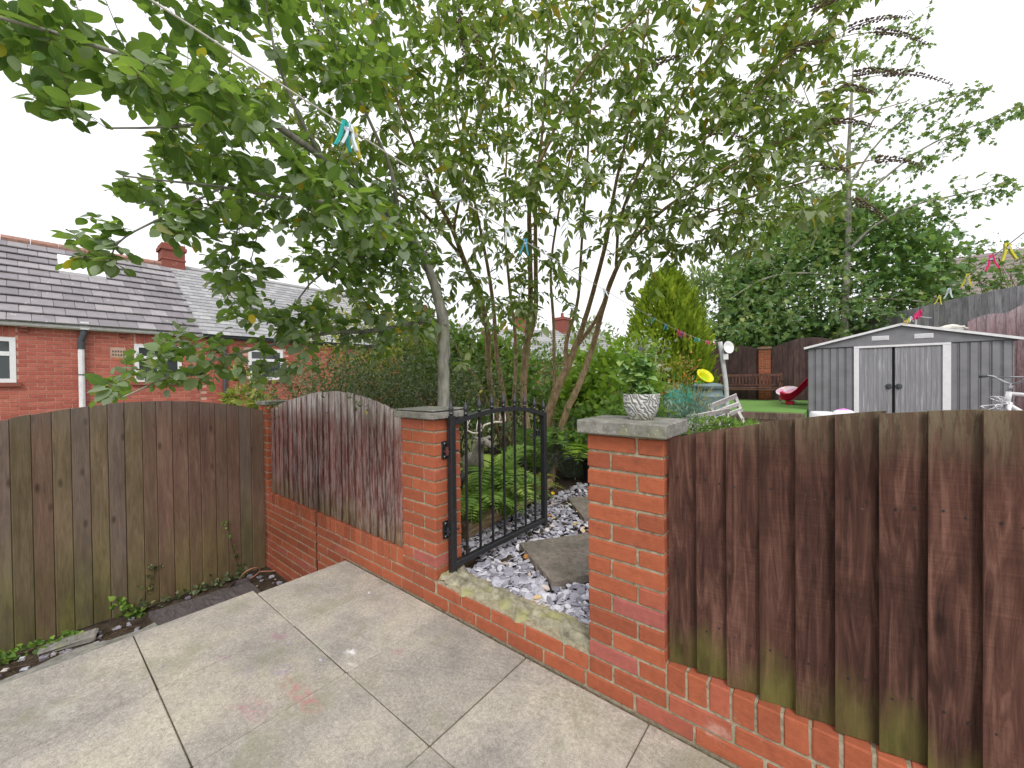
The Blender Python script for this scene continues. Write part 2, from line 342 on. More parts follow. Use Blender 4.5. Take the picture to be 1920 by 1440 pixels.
def soil_mat():
    k = Mt('soil', .95, .1); p = k.pos(); nz = k.noise(p, 14, 8, .7)
    k.col(k.ramp(nz, [(.3, lin(44, 38, 32)), (.55, lin(78, 68, 58)), (.75, lin(108, 98, 86))])); k.bump(nz, .02); return k.m
M_SOIL = soil_mat()
def ground_mat():
    k = Mt('far_ground', .95, .1); p = k.pos(); nz = k.noise(p, 1.2, 6, .65)
    k.col(k.ramp(nz, [(.3, lin(58, 66, 40)), (.55, lin(86, 92, 58)), (.75, lin(112, 108, 82))])); k.bump(k.noise(p, 9, 5), .02); return k.m
M_GROUND = ground_mat()
def slate_mat():
    k = Mt('slate_chip', .7, .35); r = k.rand(); co = k.shift(k.pos(), r); nz = k.noise(co, 40, 5, .65)
    base = k.ramp(r, [(0, lin(122, 120, 130)), (.4, lin(156, 154, 166)), (.75, lin(186, 185, 195)), (.95, lin(212, 212, 218)), (1, lin(190, 168, 150))])
    k.col(k.mix(.5, base, k.ramp(nz, [(.3, .36), (.7, .62)]), 'OVERLAY')); k.bump(nz, .002); return k.m
M_SLATE = slate_mat()
M_IRON = plain('black_iron', lin(38, 39, 42), .38, .5, .0, .25, 60, .0006)
M_IRON_DULL = plain('iron_grey_finial', lin(70, 70, 76), .3, .6, .4, .2, 40)
M_RUST = plain('rusty_iron', lin(96, 60, 58), .6, .3, .2, .2, 60)
M_SCREW = plain('screw_zinc', lin(130, 130, 132), .4, .5, .6, .1)
def bark_mat(name, a, b, c_, moss=None, sc=8):
    k = Mt(name, .9, .15); co = k.pos(); nz = k.noise(k.map(co, (sc*3, sc*3, sc*.7)), 1.2, 6, .65, .4)
    base = k.ramp(nz, [(.28, a), (.5, b), (.74, c_)])
    if moss: base = k.mix(k.math('MULTIPLY', k.smooth(k.noise(co, 8, 3), .5, .68), .6), base, moss)
    k.col(base); k.bump(nz, .006); return k.m
M_BARK_GREY = bark_mat('bark_smooth_grey', lin(96, 96, 88), lin(142, 140, 130), lin(170, 168, 156), lin(118, 124, 96), 6)
M_BARK_BROWN = bark_mat('bark_stringy_brown', lin(92, 74, 56), lin(158, 134, 106), lin(196, 172, 142), lin(128, 118, 76), 12)
M_BARK_DARK = bark_mat('bark_dark', lin(44, 36, 30), lin(78, 66, 54), lin(104, 92, 78))
M_TWIG = bark_mat('twig_bark', lin(64, 50, 40), lin(104, 86, 66), lin(130, 112, 88))

def leaf_mat(name, stops, trans=.35, rough=.5, back=None, spec=.35, tcol=None):
    k = Mt(name, rough, spec); r = k.rand()
    base = k.ramp(r, stops); co = k.shift(k.pos(), r)
    base = k.mix(.35, base, k.ramp(k.noise(co, 30, 4), [(.3, .36), (.7, .64)]), 'OVERLAY')
    mid = k.n('Attribute', attribute_name='mid').outputs['Fac']
    base = k.mix(k.math('MULTIPLY', k.smooth(mid, .93, 1.0), .4), base, lin(170, 180, 110))
    if back:
        bf = k.n('NewGeometry').outputs['Backfacing']; base = k.mix(k.math('MULTIPLY', bf, .6), base, back)
    k.col(base)
    tr = k.n('BsdfTranslucent'); k.set(tr.inputs[0], k.mix(.55, base, tcol or lin(158, 190, 70)))
    ms = k.n('MixShader', {0: trans}); k.t.links.new(k.b.outputs[0], ms.inputs[1]); k.t.links.new(tr.outputs[0], ms.inputs[2])
    k.t.links.new(ms.outputs[0], k.o.inputs[0]); return k.m
Y_ = lin(196, 166, 40)
M_LEAF_SALLOW = leaf_mat('leaf_sallow', [(0, lin(62, 94, 54)), (.4, lin(84, 118, 60)), (.8, lin(110, 146, 66)), (.972, lin(138, 168, 70)), (.982, Y_), (1, Y_)], .5, .42, lin(164, 178, 152))
M_LEAF_BUD = leaf_mat('leaf_buddleia', [(0, lin(82, 106, 54)), (.5, lin(106, 130, 64)), (.9, lin(134, 154, 76)), (.95, lin(156, 154, 70)), (.965, Y_), (1, lin(190, 150, 56))], .42, .55, lin(160, 168, 136))
M_LEAF_SYC = leaf_mat('leaf_sycamore', [(0, lin(80, 110, 72)), (.5, lin(106, 138, 92)), (.9, lin(140, 166, 110)), (1, lin(170, 172, 104))], .4, .5)
M_LEAF_DOME = leaf_mat('leaf_evergreen', [(0, lin(78, 112, 68)), (.6, lin(108, 144, 86)), (1, lin(140, 174, 98))], .35, .5)
M_LEAF_GOLD = leaf_mat('leaf_gold_conifer', [(0, lin(98, 122, 30)), (.5, lin(130, 156, 36)), (1, lin(168, 184, 56))], .3, .6)
M_LEAF_HEDGE = leaf_mat('leaf_small_dark', [(0, lin(56, 70, 46)), (.5, lin(84, 98, 66)), (.85, lin(122, 132, 98)), (.97, lin(128, 134, 84)), (1, lin(176, 160, 60))], .2, .45)
M_LEAF_MID = leaf_mat('leaf_mid_green', [(0, lin(76, 110, 50)), (.5, lin(104, 142, 60)), (1, lin(146, 176, 78))], .35, .5)
M_LEAF_DARKMID = leaf_mat('leaf_deep_green', [(0, lin(58, 84, 46)), (.5, lin(82, 112, 58)), (1, lin(116, 142, 74))], .35, .5)
M_LEAF_LIME = leaf_mat('leaf_lime', [(0, lin(112, 150, 40)), (.6, lin(140, 178, 50)), (1, lin(170, 198, 70))], .4, .5)
M_LEAF_POT = leaf_mat('leaf_potted', [(0, lin(84, 128, 58)), (.5, lin(112, 158, 72)), (.9, lin(150, 190, 84)), (1, lin(190, 196, 70))], .35, .45, lin(150, 180, 130))
M_LEAF_FERN = leaf_mat('leaf_fern', [(0, lin(100, 136, 64)), (.6, lin(132, 166, 76)), (.95, lin(160, 184, 88)), (1, lin(160, 142, 70))], .35, .5)
M_LEAF_BLUE = leaf_mat('leaf_blue_grey', [(0, lin(96, 128, 112)), (.6, lin(132, 160, 146)), (1, lin(168, 186, 160))], .2, .6)
M_LEAF_LAV = leaf_mat('leaf_lavender', [(0, lin(94, 108, 88)), (.6, lin(126, 138, 116)), (1, lin(150, 158, 136))], .2, .6)
M_FLOWER_YELLOW = leaf_mat('flower_yellow', [(0, lin(206, 196, 90)), (1, lin(226, 214, 120))], .3, .6)
M_FLOWER_PURPLE = leaf_mat('flower_purple', [(0, lin(120, 92, 160)), (1, lin(150, 120, 190))], .3, .6)
M_SEED = plain('seed_spike_brown', lin(116, 100, 88), .9, .1, 0, .3, 80)
# ================================================================ ground
def smooth01(t): t = min(1, max(0, t)); return t*t*(3-2*t)
def gz(x, y):
    z = .125+.19*smooth01((y-1.5)/4.5)
    z += 1.2*smooth01((y-14.2)/2.5)
    z += 1.1*smooth01((x-4.2)/1.5)*smooth01((y-6)/3)
    return z
mb = MB(); S = 900
mb.add([(-S, -S, -.60), (S, -S, -.60), (S, S, -.60), (-S, S, -.60)], [(0, 1, 2, 3)])
tag(mb.build('ground', M_GROUND), kind='structure')
xs = np.concatenate([np.linspace(-3.76, 4, 40), np.linspace(4.4, 14, 18)]); ys = np.concatenate([np.linspace(.1, 6, 40), np.linspace(6.4, 30, 34)])
V = []; Fc = []
for j, y in enumerate(ys):
    for i, x in enumerate(xs):
        V.append((x, y, gz(x, y)+(random.uniform(-.012, .012) if y > .3 else 0)))
nx = len(xs)
for j in range(len(ys)-1):
    for i in range(nx-1): Fc.append((j*nx+i, j*nx+i+1, (j+1)*nx+i+1, (j+1)*nx+i))
tag(link('garden_soil', mesh('garden_soil', V, Fc, M_SOIL, True)), kind='structure')
mb = MB(); mb.box((-3.8, -4, -.58), (-2.02, .01, -.515)); tag(mb.build('side_passage_ground', M_SOIL), kind='structure')

# ---------------------------------------------------------------- patio of concrete slabs
pat = thing('patio', None, None, (0, -1, 0)); tag(pat, kind='structure')
XL = [-2.09, -1.497, -.935, -.335, .27, .87, 1.47, 2.07, 2.67]; YL = [-.014, -.612, -1.187, -1.765, -2.345, -2.92, -3.5]
for i in range(len(XL)-1):
    for j in range(len(YL)-1):
        x0, x1, y1, y0 = XL[i], XL[i+1], YL[j], YL[j+1]
        if i == 0: x0 = -2.05 if j == 0 else (-2.11 if j == 1 else -2.1)
        g = .0024; hx, hy = (x1-x0)/2-g, (y1-y0)/2-g
        Vv, Ff = chamfer((hx, hy, .025), .004); Vv = jit(Vv, .0012)
        link('slab', mesh('slab', Vv, Ff, M_SLAB, rnd=[random.random()]*len(Vv)), pat, ((x0+x1)/2, (y0+y1)/2, -.025+random.uniform(-.0015, .0015)), (random.uniform(-.002, .002), random.uniform(-.002, .002), 0))
k = Mt('joint_dirt', .95, .1); p = k.pos(); nz = k.noise(p, 24, 5, .7); k.col(k.ramp(nz, [(.3, lin(58, 54, 44)), (.6, lin(112, 106, 86)), (.75, lin(104, 112, 70))])); k.bump(nz, .006); M_JOINT = k.m
mb = MB(); mb.box((-2.04, -3.5, -.06), (2.67, -.004, -.0075)); mb.build('joint_bed', M_JOINT, pat)
mb = MB(); mb.box((-2.04, -3.5, -.58), (-1.9, -.004, -.052)); mb.build('edge_wall', M_COPING, pat)
# concrete haunch along the slab edge
V = []; Fc = []; n = 40
for i in range(n+1):
    y = -1.085-(2.4)*i/n; e = -2.20+.02*math.sin(i*.9)+random.uniform(-.008, .008)
    V += [(-2.101, y, -.004), (e, y, -.018+random.uniform(-.004, .004)), (e-.02, y, -.14)]
for i in range(n):
    for q in range(2): a = i*3+q; Fc.append((a, a+1, a+4, a+3))
link('edge_haunch', mesh('edge_haunch', V, Fc, M_COPING, False), pat)
# grit and broken mortar along the foot of the wall
mb = MB()
for i in range(170):
    x = random.uniform(-2.0, 1.3)+.1*math.sin(i); s = random.uniform(.002, .007); y = -.016+random.uniform(-.012, .010)
    a = random.random()*6; Vv, Ff = chamfer((s, s*.7, s*.6), s*.25); mb.add([(x+px*math.cos(a)-py*math.sin(a), y+px*math.sin(a)+py*math.cos(a), -.008+s*.3+pz) for px, py, pz in jit(Vv, s*.15)], Ff)
o = mb.build('grit', plain('grit_dull', lin(120, 92, 80), .95, .1, 0, .35, 60), pat); tag(o, kind='stuff')

# ================================================================ the brick wall
wall = thing('brick_wall', 'low orange brick garden wall with two tall piers either side of the gateway', 'wall', (-.5, .1, 0))
def brick_meshes(dim, mat, nv=4, ch=.004, j=.0016):
    out = []
    for q in range(nv):
        Vv, Ff = chamfer((dim[0]/2, dim[1]/2, dim[2]/2), ch); out.append(mesh('brick', jit(Vv, j), Ff, mat))
    return out
BM = {'s': brick_meshes((.2145, .1025, .0642), M_BRICK), 'h': brick_meshes((.102, .215, .0642), M_BRICK), 'k': brick_meshes((.102, .1025, .0642), M_BRICK),
      'r': brick_meshes((.0645, .2, .102), M_BRICK)}
def cutb(w_): 
    key = round(w_, 3)
    if ('c', key) not in BM: BM[('c', key)] = brick_meshes((key, .1025, .065), M_BRICK, 2)
    return BM[('c', key)]
def put(ms, x, y, z, rot=0.0): return link('brick', random.choice(ms), wall, (x+random.uniform(-.001, .001), y+random.uniform(-.0018, .0018), z), (random.uniform(-.006, .006), random.uniform(-.004, .004), rot+random.uniform(-.004, .004)))
def course(i, xa, xb, off, y=.05125):
    """stretchers of course i between xa and xb, joints at off+k*.225"""
    z = .075*i+.0325; k0 = math.floor((xa-off)/.225)
    for k in range(k0, k0+200):
        a, b = max(xa, off+k*.225+.005), min(xb, off+(k+1)*.225-.005)
        if off+k*.225 > xb: break
        wd = b-a
        if wd < .03: continue
        ms = BM['s'] if wd > .21 else cutb(wd)
        put(ms, (a+b)/2, y, z)
PW = .327; PL0, PL1 = -1.02-PW, -1.02; XE = -3.575; XR = 2.3
for i in range(-7, 0): course(i, XE, -1.98, -.02 if i % 2 == 0 else .0925)
course(0, XE, XR, -.02); course(1, XE, PL1, .0925); course(1, PL1+.006, -.006, .0925-.0); course(1, 0, XR, .11)
course(1, PL1+.01, -.01, -.02, .16)                                             # back row of the threshold
nrow = round((PL0-XE)/.0745)
for i in range(nrow): put(BM['r'], XE+(PL0-XE)*(i+.5)/nrow, .1, .15+.05125)
mb = MB(); mb.tube([(-2.556+random.uniform(-.002, .002), .004, z_) for z_ in np.linspace(-.5, .254, 16)], .0075, 6); mb.build('movement_joint', plain('joint_dark', lin(40, 34, 34), .9), wall)
x = PW+.04
while x < XR: put(BM['r'], x, .1, .15+.05125); x += .0745
for (xa, lead) in ((PL0, 0), (0.0, 0)):
    for i in range(2, 15):
        z = .075*i+.0325; st_left = (i % 2 == 0)
        if st_left:
            put(BM['s'], xa+.1075, .05125, z); put(BM['h'], xa+.327-.05125, .1075, z); put(BM['s'], xa+.1075, .1637, z)
        else:
            put(BM['h'], xa+.05125, .1075, z); put(BM['s'], xa+.327-.1075, .05125, z); put(BM['s'], xa+.327-.1075, .1637, z)
mb = MB(); e = .0055
mb.box((XE+.004, e, -.55), (-1.9, .2, .0)); mb.box((XE+.004, e+.0005, -.02), (XR, .2, .1485)); mb.box((XE+.006, e+.001, .1485), (PL0+.01, .19, .247)); mb.box((PW-.01, e+.001, .1485), (XR, .19, .247))
for xa in (PL0, 0): mb.box((xa+e, e+.0015, .1), (xa+.327-e, .215-e, 1.118))
mb.build('mortar', M_MORTAR, wall)
# end pier behind the passage fence
for i in range(-7, 15):
    z = .075*i+.0325
    if i % 2: put(BM['s'], XE-.12, .0505, z); put(BM['s'], XE-.12, .165, z)
    else: put(BM['h'], XE-.0637, .1075, z); put(BM['h'], XE-.1763, .1075, z)
mb = MB(); mb.box((XE-.222, e, -.55), (XE-.018, .209, 1.118)); mb.build('mortar', M_MORTAR, wall)
# copings
def coping(x0, y0, x1, y1, z0, z1):
    Vv, Ff = chamfer(((x1-x0)/2, (y1-y0)/2, (z1-z0)/2), .005)
    return link('coping', mesh('coping', jit(Vv, .0015), Ff, M_COPING), wall, ((x0+x1)/2, (y0+y1)/2, (z0+z1)/2))
coping(-.033, -.036, .35, .245, 1.124, 1.18)
coping(PL0-.03, -.036, PL1+.03, .245, 1.124, 1.165); o = coping(PL0-.02, -.03, PL1+.02, .24, 1.169, 1.18); o.name = 'coping_slate'; o.rotation_euler = (.006, -.006, .01)
mb = MB(); mb.box((PL0+.02, 0, 1.15), (PL1-.02, .2, 1.175)); mb.build('mortar', M_MORTAR, wall)
coping(XE-.23, -.02, XE-.01, .235, 1.124, 1.165)
# ragged mortar bed left on the threshold
V = []; Fc = []; nx_, ny_ = 90, 16
for i in range(nx_+1):
    for j in range(ny_+1):
        t = j/ny_; xx = PL1+.004+(1.012)*i/nx_
        e0 = .030+.022*math.sin(i*.21)+.018*math.sin(i*.53+1)+random.uniform(-.006, .006); e1 = .165+.016*math.sin(i*.17+2)+random.uniform(-.006, .006)
        if i < 24: e0 -= .03*(1-i/24); e1 += .05*(1-i/24)
        y = e0+(e1-e0)*t; hgt = .019*min(1, 4*t, 4*(1-t)*1.2)+.007*math.sin(i*.33+j)+random.uniform(-.003, .003)+(.016*(1-i/22) if i < 22 else 0)
        V.append((xx, y, .142+max(.0, hgt)+(.008 if 0 < j < ny_ else -.006)))
for i in range(nx_):
    for j in range(ny_): a = i*(ny_+1)+j; Fc.append((a, a+ny_+1, a+ny_+2, a+1))
link('mortar_bed', mesh('mortar_bed', V, Fc, M_SILL, True), wall)

# ================================================================ timber fences
def arch_fence(name, label, cat, axis, pos, edges, top, bot, mat, lap=True, thick=.016, group=None, rail_side=1, fside=-1, rails=True, flip=False, nails=None):
    """vertical boards; axis 0: boards run along X at y=pos, axis 1: along Y at x=pos. fside: the side the face looks to"""
    mid = (edges[0]+edges[-1])/2
    t = thing(name, label, cat, (mid, pos, bot(mid)) if axis == 0 else (pos, mid, bot(mid)), group)
    for a, b in zip(edges[:-1], edges[1:]):
        ov = .018 if lap else -.0004
        z0 = bot((a+b)/2)+random.uniform(-.004, .004); jt = random.uniform(-.004, .004)
        V = []; n = 4
        tk0, tk1 = (thick*2.5, thick*.75) if lap else (thick, thick)
        base = random.uniform(0, .005)
        x0, x1 = (a, b+ov) if not flip else (a-ov, b)
        if flip: tk0, tk1 = tk1, tk0
        for s_ in range(n+1):
            fr_ = (s_/n if lap else (0, .05, .5, .95, 1)[s_]); xx = x0+(x1-x0)*fr_; tk = tk0+(tk1-tk0)*fr_; f = base+tk-(.006 if (not lap and s_ in (0, n)) else 0)
            bow = .0; bk_ = max(0.0, f-thick*.95) if lap else 0.0
            zt = top(min(xx, edges[-1]))+jt
            # front face offset (towards fside), back at 0
            for (off, zz) in ((f+bow, z0), (f+bow, zt), (bk_, zt), (bk_, z0)):
                q = pos+fside*off
                V.append((xx, q, zz) if axis == 0 else (q, xx, zz))
        Ff = []
        for s_ in range(n):
            o4, p4 = s_*4, s_*4+4
            for k_ in range(4): Ff.append((o4+k_, o4+(k_+1) % 4, p4+(k_+1) % 4, p4+k_))
        Ff += [(3, 2, 1, 0), (n*4, n*4+1, n*4+2, n*4+3)]
        bo = link('board', mesh('board', V, Ff, mat), t)
        if nails and lap:
            for zz in nails:
                for fx in (.25, .62):
                    q = pos+fside*(base+tk0+(tk1-tk0)*fx+.0005); xx = x0+(x1-x0)*fx+random.uniform(-.006, .006); nm_ = MB(); nm_.lathe([(.0035, 0), (.003, .0015)], (xx, q, zz+random.uniform(-.012, .012)), 8, (0, fside, 0)); nm_.build('nail', M_IRON, bo)
    if rails:
        for zz in rails:
            mb = MB(); q0, q1 = sorted((pos-fside*.004, pos-fside*.04))
            lo, hi = edges[0]+.01, edges[-1]-.01
            mb.box((lo, q0, zz), (hi, q1, zz+.05)) if axis == 0 else mb.box((q0, lo, zz), (q1, hi, zz+.05))
            mb.build('rail', mat, t)
    return t
def interp(xs_, zs_):
    cx = np.polyfit(xs_, zs_, 3); return lambda x: float(np.polyval(cx, x))
# dark fence panel on the wall, right of the pier
eds = [.338+.1*i for i in range(20)]
arch_fence('fence_panel', 'dark brown feather-edge fence panel with mossy feet, on the wall beside the potted pier', 'fence', 0, .066, eds, interp([.34, .43, .75, .99, 1.14, 1.35, 1.8, 2.2], [1.105, 1.16, 1.226, 1.25, 1.259, 1.262, 1.22, 1.1]), lambda x: .256, M_FENCE_R, rails=(.4, .95), nails=(.98, .43))
eds = [XE+.02+i*.0992 for i in range(23)]; eds[-1] = PL0-.002
arch_fence('fence_panel', 'arched fence panel with flaking red-brown stain and whitened top, on the wall', 'fence', 0, .04, eds, interp([-3.56, -3.2, -2.85, -2.27, -1.95, -1.67, -1.387], [1.085, 1.17, 1.232, 1.272, 1.262, 1.217, 1.135]), lambda x: .256, M_FENCE_M, lap=True, thick=.0075, rails=(.45, .95), flip=True)
ye = [-2.4, -2.3, -2.2, -2.1, -2.0, -1.9, -1.8, -1.7, -1.602, -1.507, -1.41, -1.316, -1.22, -1.122, -1.028, -.92, -.833, -.729, -.623, -.535, -.424, -.332, -.233, -.134, -.022]
pf = arch_fence('fence_panel', 'tall brown passage fence green with algae, arched top, in front of the house', 'fence', 1, -3.63, ye, interp([-2.4, -2.0, -1.642, -1.5, -1.32, -1.125, -.874, -.589, -.308, -.03], [.86, 1.0, 1.096, 1.15, 1.19, 1.204, 1.209, 1.185, 1.141, 1.078]), lambda y: -.50, M_FENCE_L, lap=False, thick=.017, fside=1, rails=(-.2, .85))

# ================================================================ iron gate, swung open into the garden
G0, G1 = .105, 1.10; GX = -.985
gate = thing('iron_gate', 'black iron garden gate with arched top and spear finials, standing open', 'gate', (GX, G0, .2))
gtop = interp([.105, .387, .638, .963, 1.10], [1.108, 1.150, 1.165, 1.120, 1.085])
mb = MB(); mb.box((GX-.02, G0-.02, .10), (GX+.02, G0+.02, 1.14), .003); mb.build('hinge_stile', M_IRON, gate)
mb = MB(); mb.box((GX-.02, G1-.02, .175), (GX+.02, G1+.02, 1.095), .003); mb.build('latch_stile', M_IRON, gate)
mb = MB(); mb.box((GX-.0195, G0+.02, .205), (GX+.0195, G1-.02, .24), .003); mb.build('bottom_rail', M_IRON, gate)
mb = MB(); yy = np.linspace(G0+.018, G1-.018, 22); V = []
for y in yy:
    z = gtop(y)
    V += [(GX-.021, y, z-.03), (GX+.021, y, z-.03), (GX+.021, y, z), (GX-.021, y, z)]
Ff = [(3, 2, 1, 0)]
for i in range(21):
    for q in range(4): Ff.append((i*4+q, i*4+(q+1) % 4, i*4+4+(q+1) % 4, i*4+4+q))
Ff.append((84, 85, 86, 87)); mb.add(V, Ff); mb.build('top_rail', M_IRON, gate)
NB = 9; fin = None
for i in range(NB):
    y = G0+(G1-G0)*i/(NB-1)
    if 0 < i < NB-1:
        mb = MB(); mb.box((GX-.0065, y-.0065, .238), (GX+.0065, y+.0065, gtop(y)-.028)); mb.build('bar', M_IRON, gate)
    if fin is None:
        f = MB(); f.lathe([(.010, 0), (.010, .008), (.014, .009), (.014, .015), (.009, .018), (.011, .026), (.015, .036), (.016, .044), (.012, .058), (.007, .078), (.003, .095), (.0008, .104)], n=10)
        fin = f.mesh('finial', M_IRON_DULL, True)
    zf = (gtop(y) if 0 < i < NB-1 else (1.14 if i == 0 else 1.095))-.001
    link('finial', fin, gate, (GX, y, zf))
for zz, nm in ((.93, 0), (.44, 1)):                 # hinge plates on the pier and pins
    mb = MB(); mb.box((PL1-.002, .055, zz-.055), (PL1+.006, .095, zz+.055), .002); hp = mb.build('hinge_plate', M_IRON, gate)
    for dz in (-.04, .04):
        mb = MB(); mb.lathe([(.0075, 0), (.0075, .003), (.004, .006)], (PL1+.005, .075, zz+dz), 8, (1, 0, 0)); mb.build('screw', M_SCREW, hp)
    mb = MB(); mb.tube([(PL1+.004, .075, zz-.01), (PL1+.02, .076, zz-.01), (PL1+.03, .082, zz-.01), (GX, G0-.018, zz-.01)], .008, 8); mb.tube([(PL1+.026, .078, zz-.03), (PL1+.026, .078, zz+.02)], .011, 8); mb.build('hinge_pin', M_RUST if nm == 0 else M_IRON, hp)
    mb = MB(); mb.tube([(GX, G0+.018, zz-.01), (GX, G0+.06, zz-.01)], .006, 8); mb.build('hinge_bolt', M_IRON, hp)
mb = MB(); mb.box((GX-.05, G1-.06, .90), (GX-.018, G1-.02, .95), .004); mb.tube([(GX-.04, G1-.06, .925), (GX-.04, G1-.10, .925), (GX-.04, G1-.10, .90)], .006, 8); mb.lathe([(.004, -.012), (.012, -.008), (.015, 0), (.012, .008), (.004, .012)], (GX-.045, G1-.105, .905), 10); mb.build('latch', M_IRON, gate)

# ================================================================ slate chippings and stepping stones
bed = thing('slate_path', None, None, (-.5, 1.5, .12)); tag(bed, kind='structure')
CH = []
for q in range(7):
    n = random.randint(5, 7); a0 = random.random()*6; V = []; t_ = .1+.06*random.random(); el = random.uniform(.5, 1)
    for zz in (0, 1):
        for i in range(n):
            a = a0+2*math.pi*i/n+0.25*math.sin(i*7+q); rr = random.uniform(.75, 1.1) if zz == 0 else .93
            b = V[i] if zz else None
            V.append((math.cos(a)*rr, math.sin(a)*rr*el, 0) if zz == 0 else (b[0]*.94, b[1]*.94, t_))
    Ff = [tuple(range(n))[::-1], tuple(range(n, 2*n))]+[(i, (i+1) % n, n+(i+1) % n, n+i) for i in range(n)]
    CH.append((V, Ff, mesh('slate_chip', V, Ff, M_SLATE)))
chips = []
STEP = [((-.435, .371), .585, .6, math.atan2(.547, -.837)), ((-.80, 1.42), .6, .6, 2.35), ((-1.05, 2.35), .6, .6, 2.2)]
def in_step(x, y):
    for (cx, cy), l, w_, a in STEP:
        dx, dy = x-cx, y-cy; p_ = dx*math.cos(a)+dy*math.sin(a); q_ = dx*math.sin(a)-dy*math.cos(a)
        if -.005 < p_ < l+.005 and -.005 < q_ < w_+.005: return True
    return False
for lay in range(3):
    N_ = 1500 if lay < 2 else 900
    for i in range(N_):
        y = .20+3.3*random.random()**1.5; x = random.uniform(-1.42 if y > .4 else PL1+.03, .02 if y < 1.2 else -.2)
        if in_step(x, y): continue
        s = random.uniform(.014, .034)*(1.25 if lay == 2 else 1)
        z = gz(x, y)+.004+lay*.009+random.uniform(-.003, .004)
        tl = .35 if lay < 2 else .28
        chips.append((x, y, z, s, random.gauss(0, tl), random.gauss(0, tl), random.random()*6.28, random.randrange(7)))
chips = [c for c in chips if not (c[2] > .2 and False)]
order = sorted(range(len(chips)), key=lambda i: -(chips[i][3]/np.linalg.norm(np.array(chips[i][:3])-CAM))*(1 if chips[i][2] > gz(chips[i][0], chips[i][1])+.012 else .3)*(1 if chips[i][0] < -.12 or chips[i][1] > .5 else .2))
top300 = set(order[:300]); mb = MB()
for i, (x, y, z, s, rx, ry, rz, q) in enumerate(chips):
    if i in top300: link('slate_chip', CH[q][2], bed, (x, y, z), (rx, ry, rz), (s, s, s*1.6))
    else:
        M_ = Matrix.Translation((x, y, z))@(Matrix.Rotation(rz, 4, 'Z')@Matrix.Rotation(ry, 4, 'Y')@Matrix.Rotation(rx, 4, 'X'))@Matrix.Diagonal((s, s, s*1.6, 1))
        mb.add([M_@Vector(v) for v in CH[q][0]], CH[q][1])
o = mb.build('slate_chippings', M_SLATE, bed); tag(o, kind='stuff')
for n_, ((cx, cy), l, w_, a) in enumerate(STEP):
    V = []; Ff = []; N_ = 12; hh = .045
    for top_ in (0, 1):
        for i in range(N_*4):
            e_, f_ = divmod(i, N_); f_ /= N_
            px, py = ((f_, 0), (1, f_), (1-f_, 1), (0, 1-f_))[e_]
            jx = random.uniform(-.006, .006) if top_ else random.uniform(-.012, .012)
            X_ = px*l+jx; Y_2 = py*w_+jx*.7; in_ = 0
            V.append((cx+X_*math.cos(a)+Y_2*math.sin(a), cy+X_*math.sin(a)-Y_2*math.cos(a), gz(cx, cy+.3)+.012+(hh if top_ else 0)+(random.uniform(-.002, .001) if top_ else 0)))
    m_ = N_*4; Ff = [tuple(range(m_)), tuple(range(m_, 2*m_))[::-1]]+[(i, m_+i, m_+(i+1) % m_, (i+1) % m_) for i in range(m_)]
    o = link('stepping_stone', mesh('stepping_stone', V, Ff, M_FLAG))
    tag(o, ['square grey stepping stone lying in the slate beside the open gate', 'worn stepping stone farther up the slate path with fallen leaves', 'far stepping stone at the end of the slate path'][n_], 'paving slab', 'stepping stones in the slate')
# ================================================================ neighbouring bungalow beyond the passage fence
HX = -11.2
M_UPVC = plain('white_upvc', lin(232, 232, 234), .4, .4, 0, .03)
k = Mt('window_glass', .05, .6); k.col(lin(60, 66, 68)); M_GLASS = k.m
M_GUTTER = plain('gutter_white_grimy', lin(228, 228, 230), .5, .3, 0, .08, 9)
M_PIPE_DARK = plain('pipe_dark', lin(78, 82, 86), .5, .3)
def tile_mat(name, a, b, c_):
    k = Mt(name, .8, .25); r = k.rand(); p = k.pos(); nz = k.noise(p, 7, 5, .65)
    base = k.mix(.5, k.ramp(r, [(0, a), (.5, b), (1, c_)]), k.ramp(nz, [(.3, .36), (.7, .62)]), 'OVERLAY')
    base = k.mix(k.math('MULTIPLY', k.smooth(k.vor(p, 5), .13, .06), .7), base, lin(206, 206, 208))
    k.col(base); k.bump(k.noise(p, 40, 4), .004); return k.m
M_TILE = tile_mat('roof_tile_grey', lin(122, 118, 121), lin(138, 134, 137), lin(154, 150, 152))
M_SLATE_ROOF = tile_mat('roof_slate_pale', lin(140, 140, 142), lin(154, 154, 156), lin(168, 168, 168))
M_TILE_SOFT = plain('roof_underlay', lin(74, 72, 76), .9, .2)
M_RIDGE = plain('ridge_tile_red', lin(168, 130, 116), .85, .2, 0, .2)
h = thing('bungalow', 'red brick bungalow with dark tiled roof beyond the passage fence', 'house', (HX, -.5, -.55))
HZ = 2.5; YA, YB = -3.6, 1.2
wins = [(-2.75, -1.6, 1.40, 2.25), (.04, .86, 1.395, 2.235)]
def in_open(y0, y1, z0, z1, ex=()):
    for (a, b, c_, d) in wins+list(ex):
        if y1 > a-.005 and y0 < b+.005 and z1 > c_-.10 and z0 < d+.235: return True
    return False
hb = brick_meshes((.215, .05, .065), M_BRICK_HOUSE, 4, .003, .0012); hs = brick_meshes((.065, .05, .215), M_BRICK_HOUSE, 3, .003, .0012)
vent = (-.335, -.10, 1.93, 2.09); spots = []
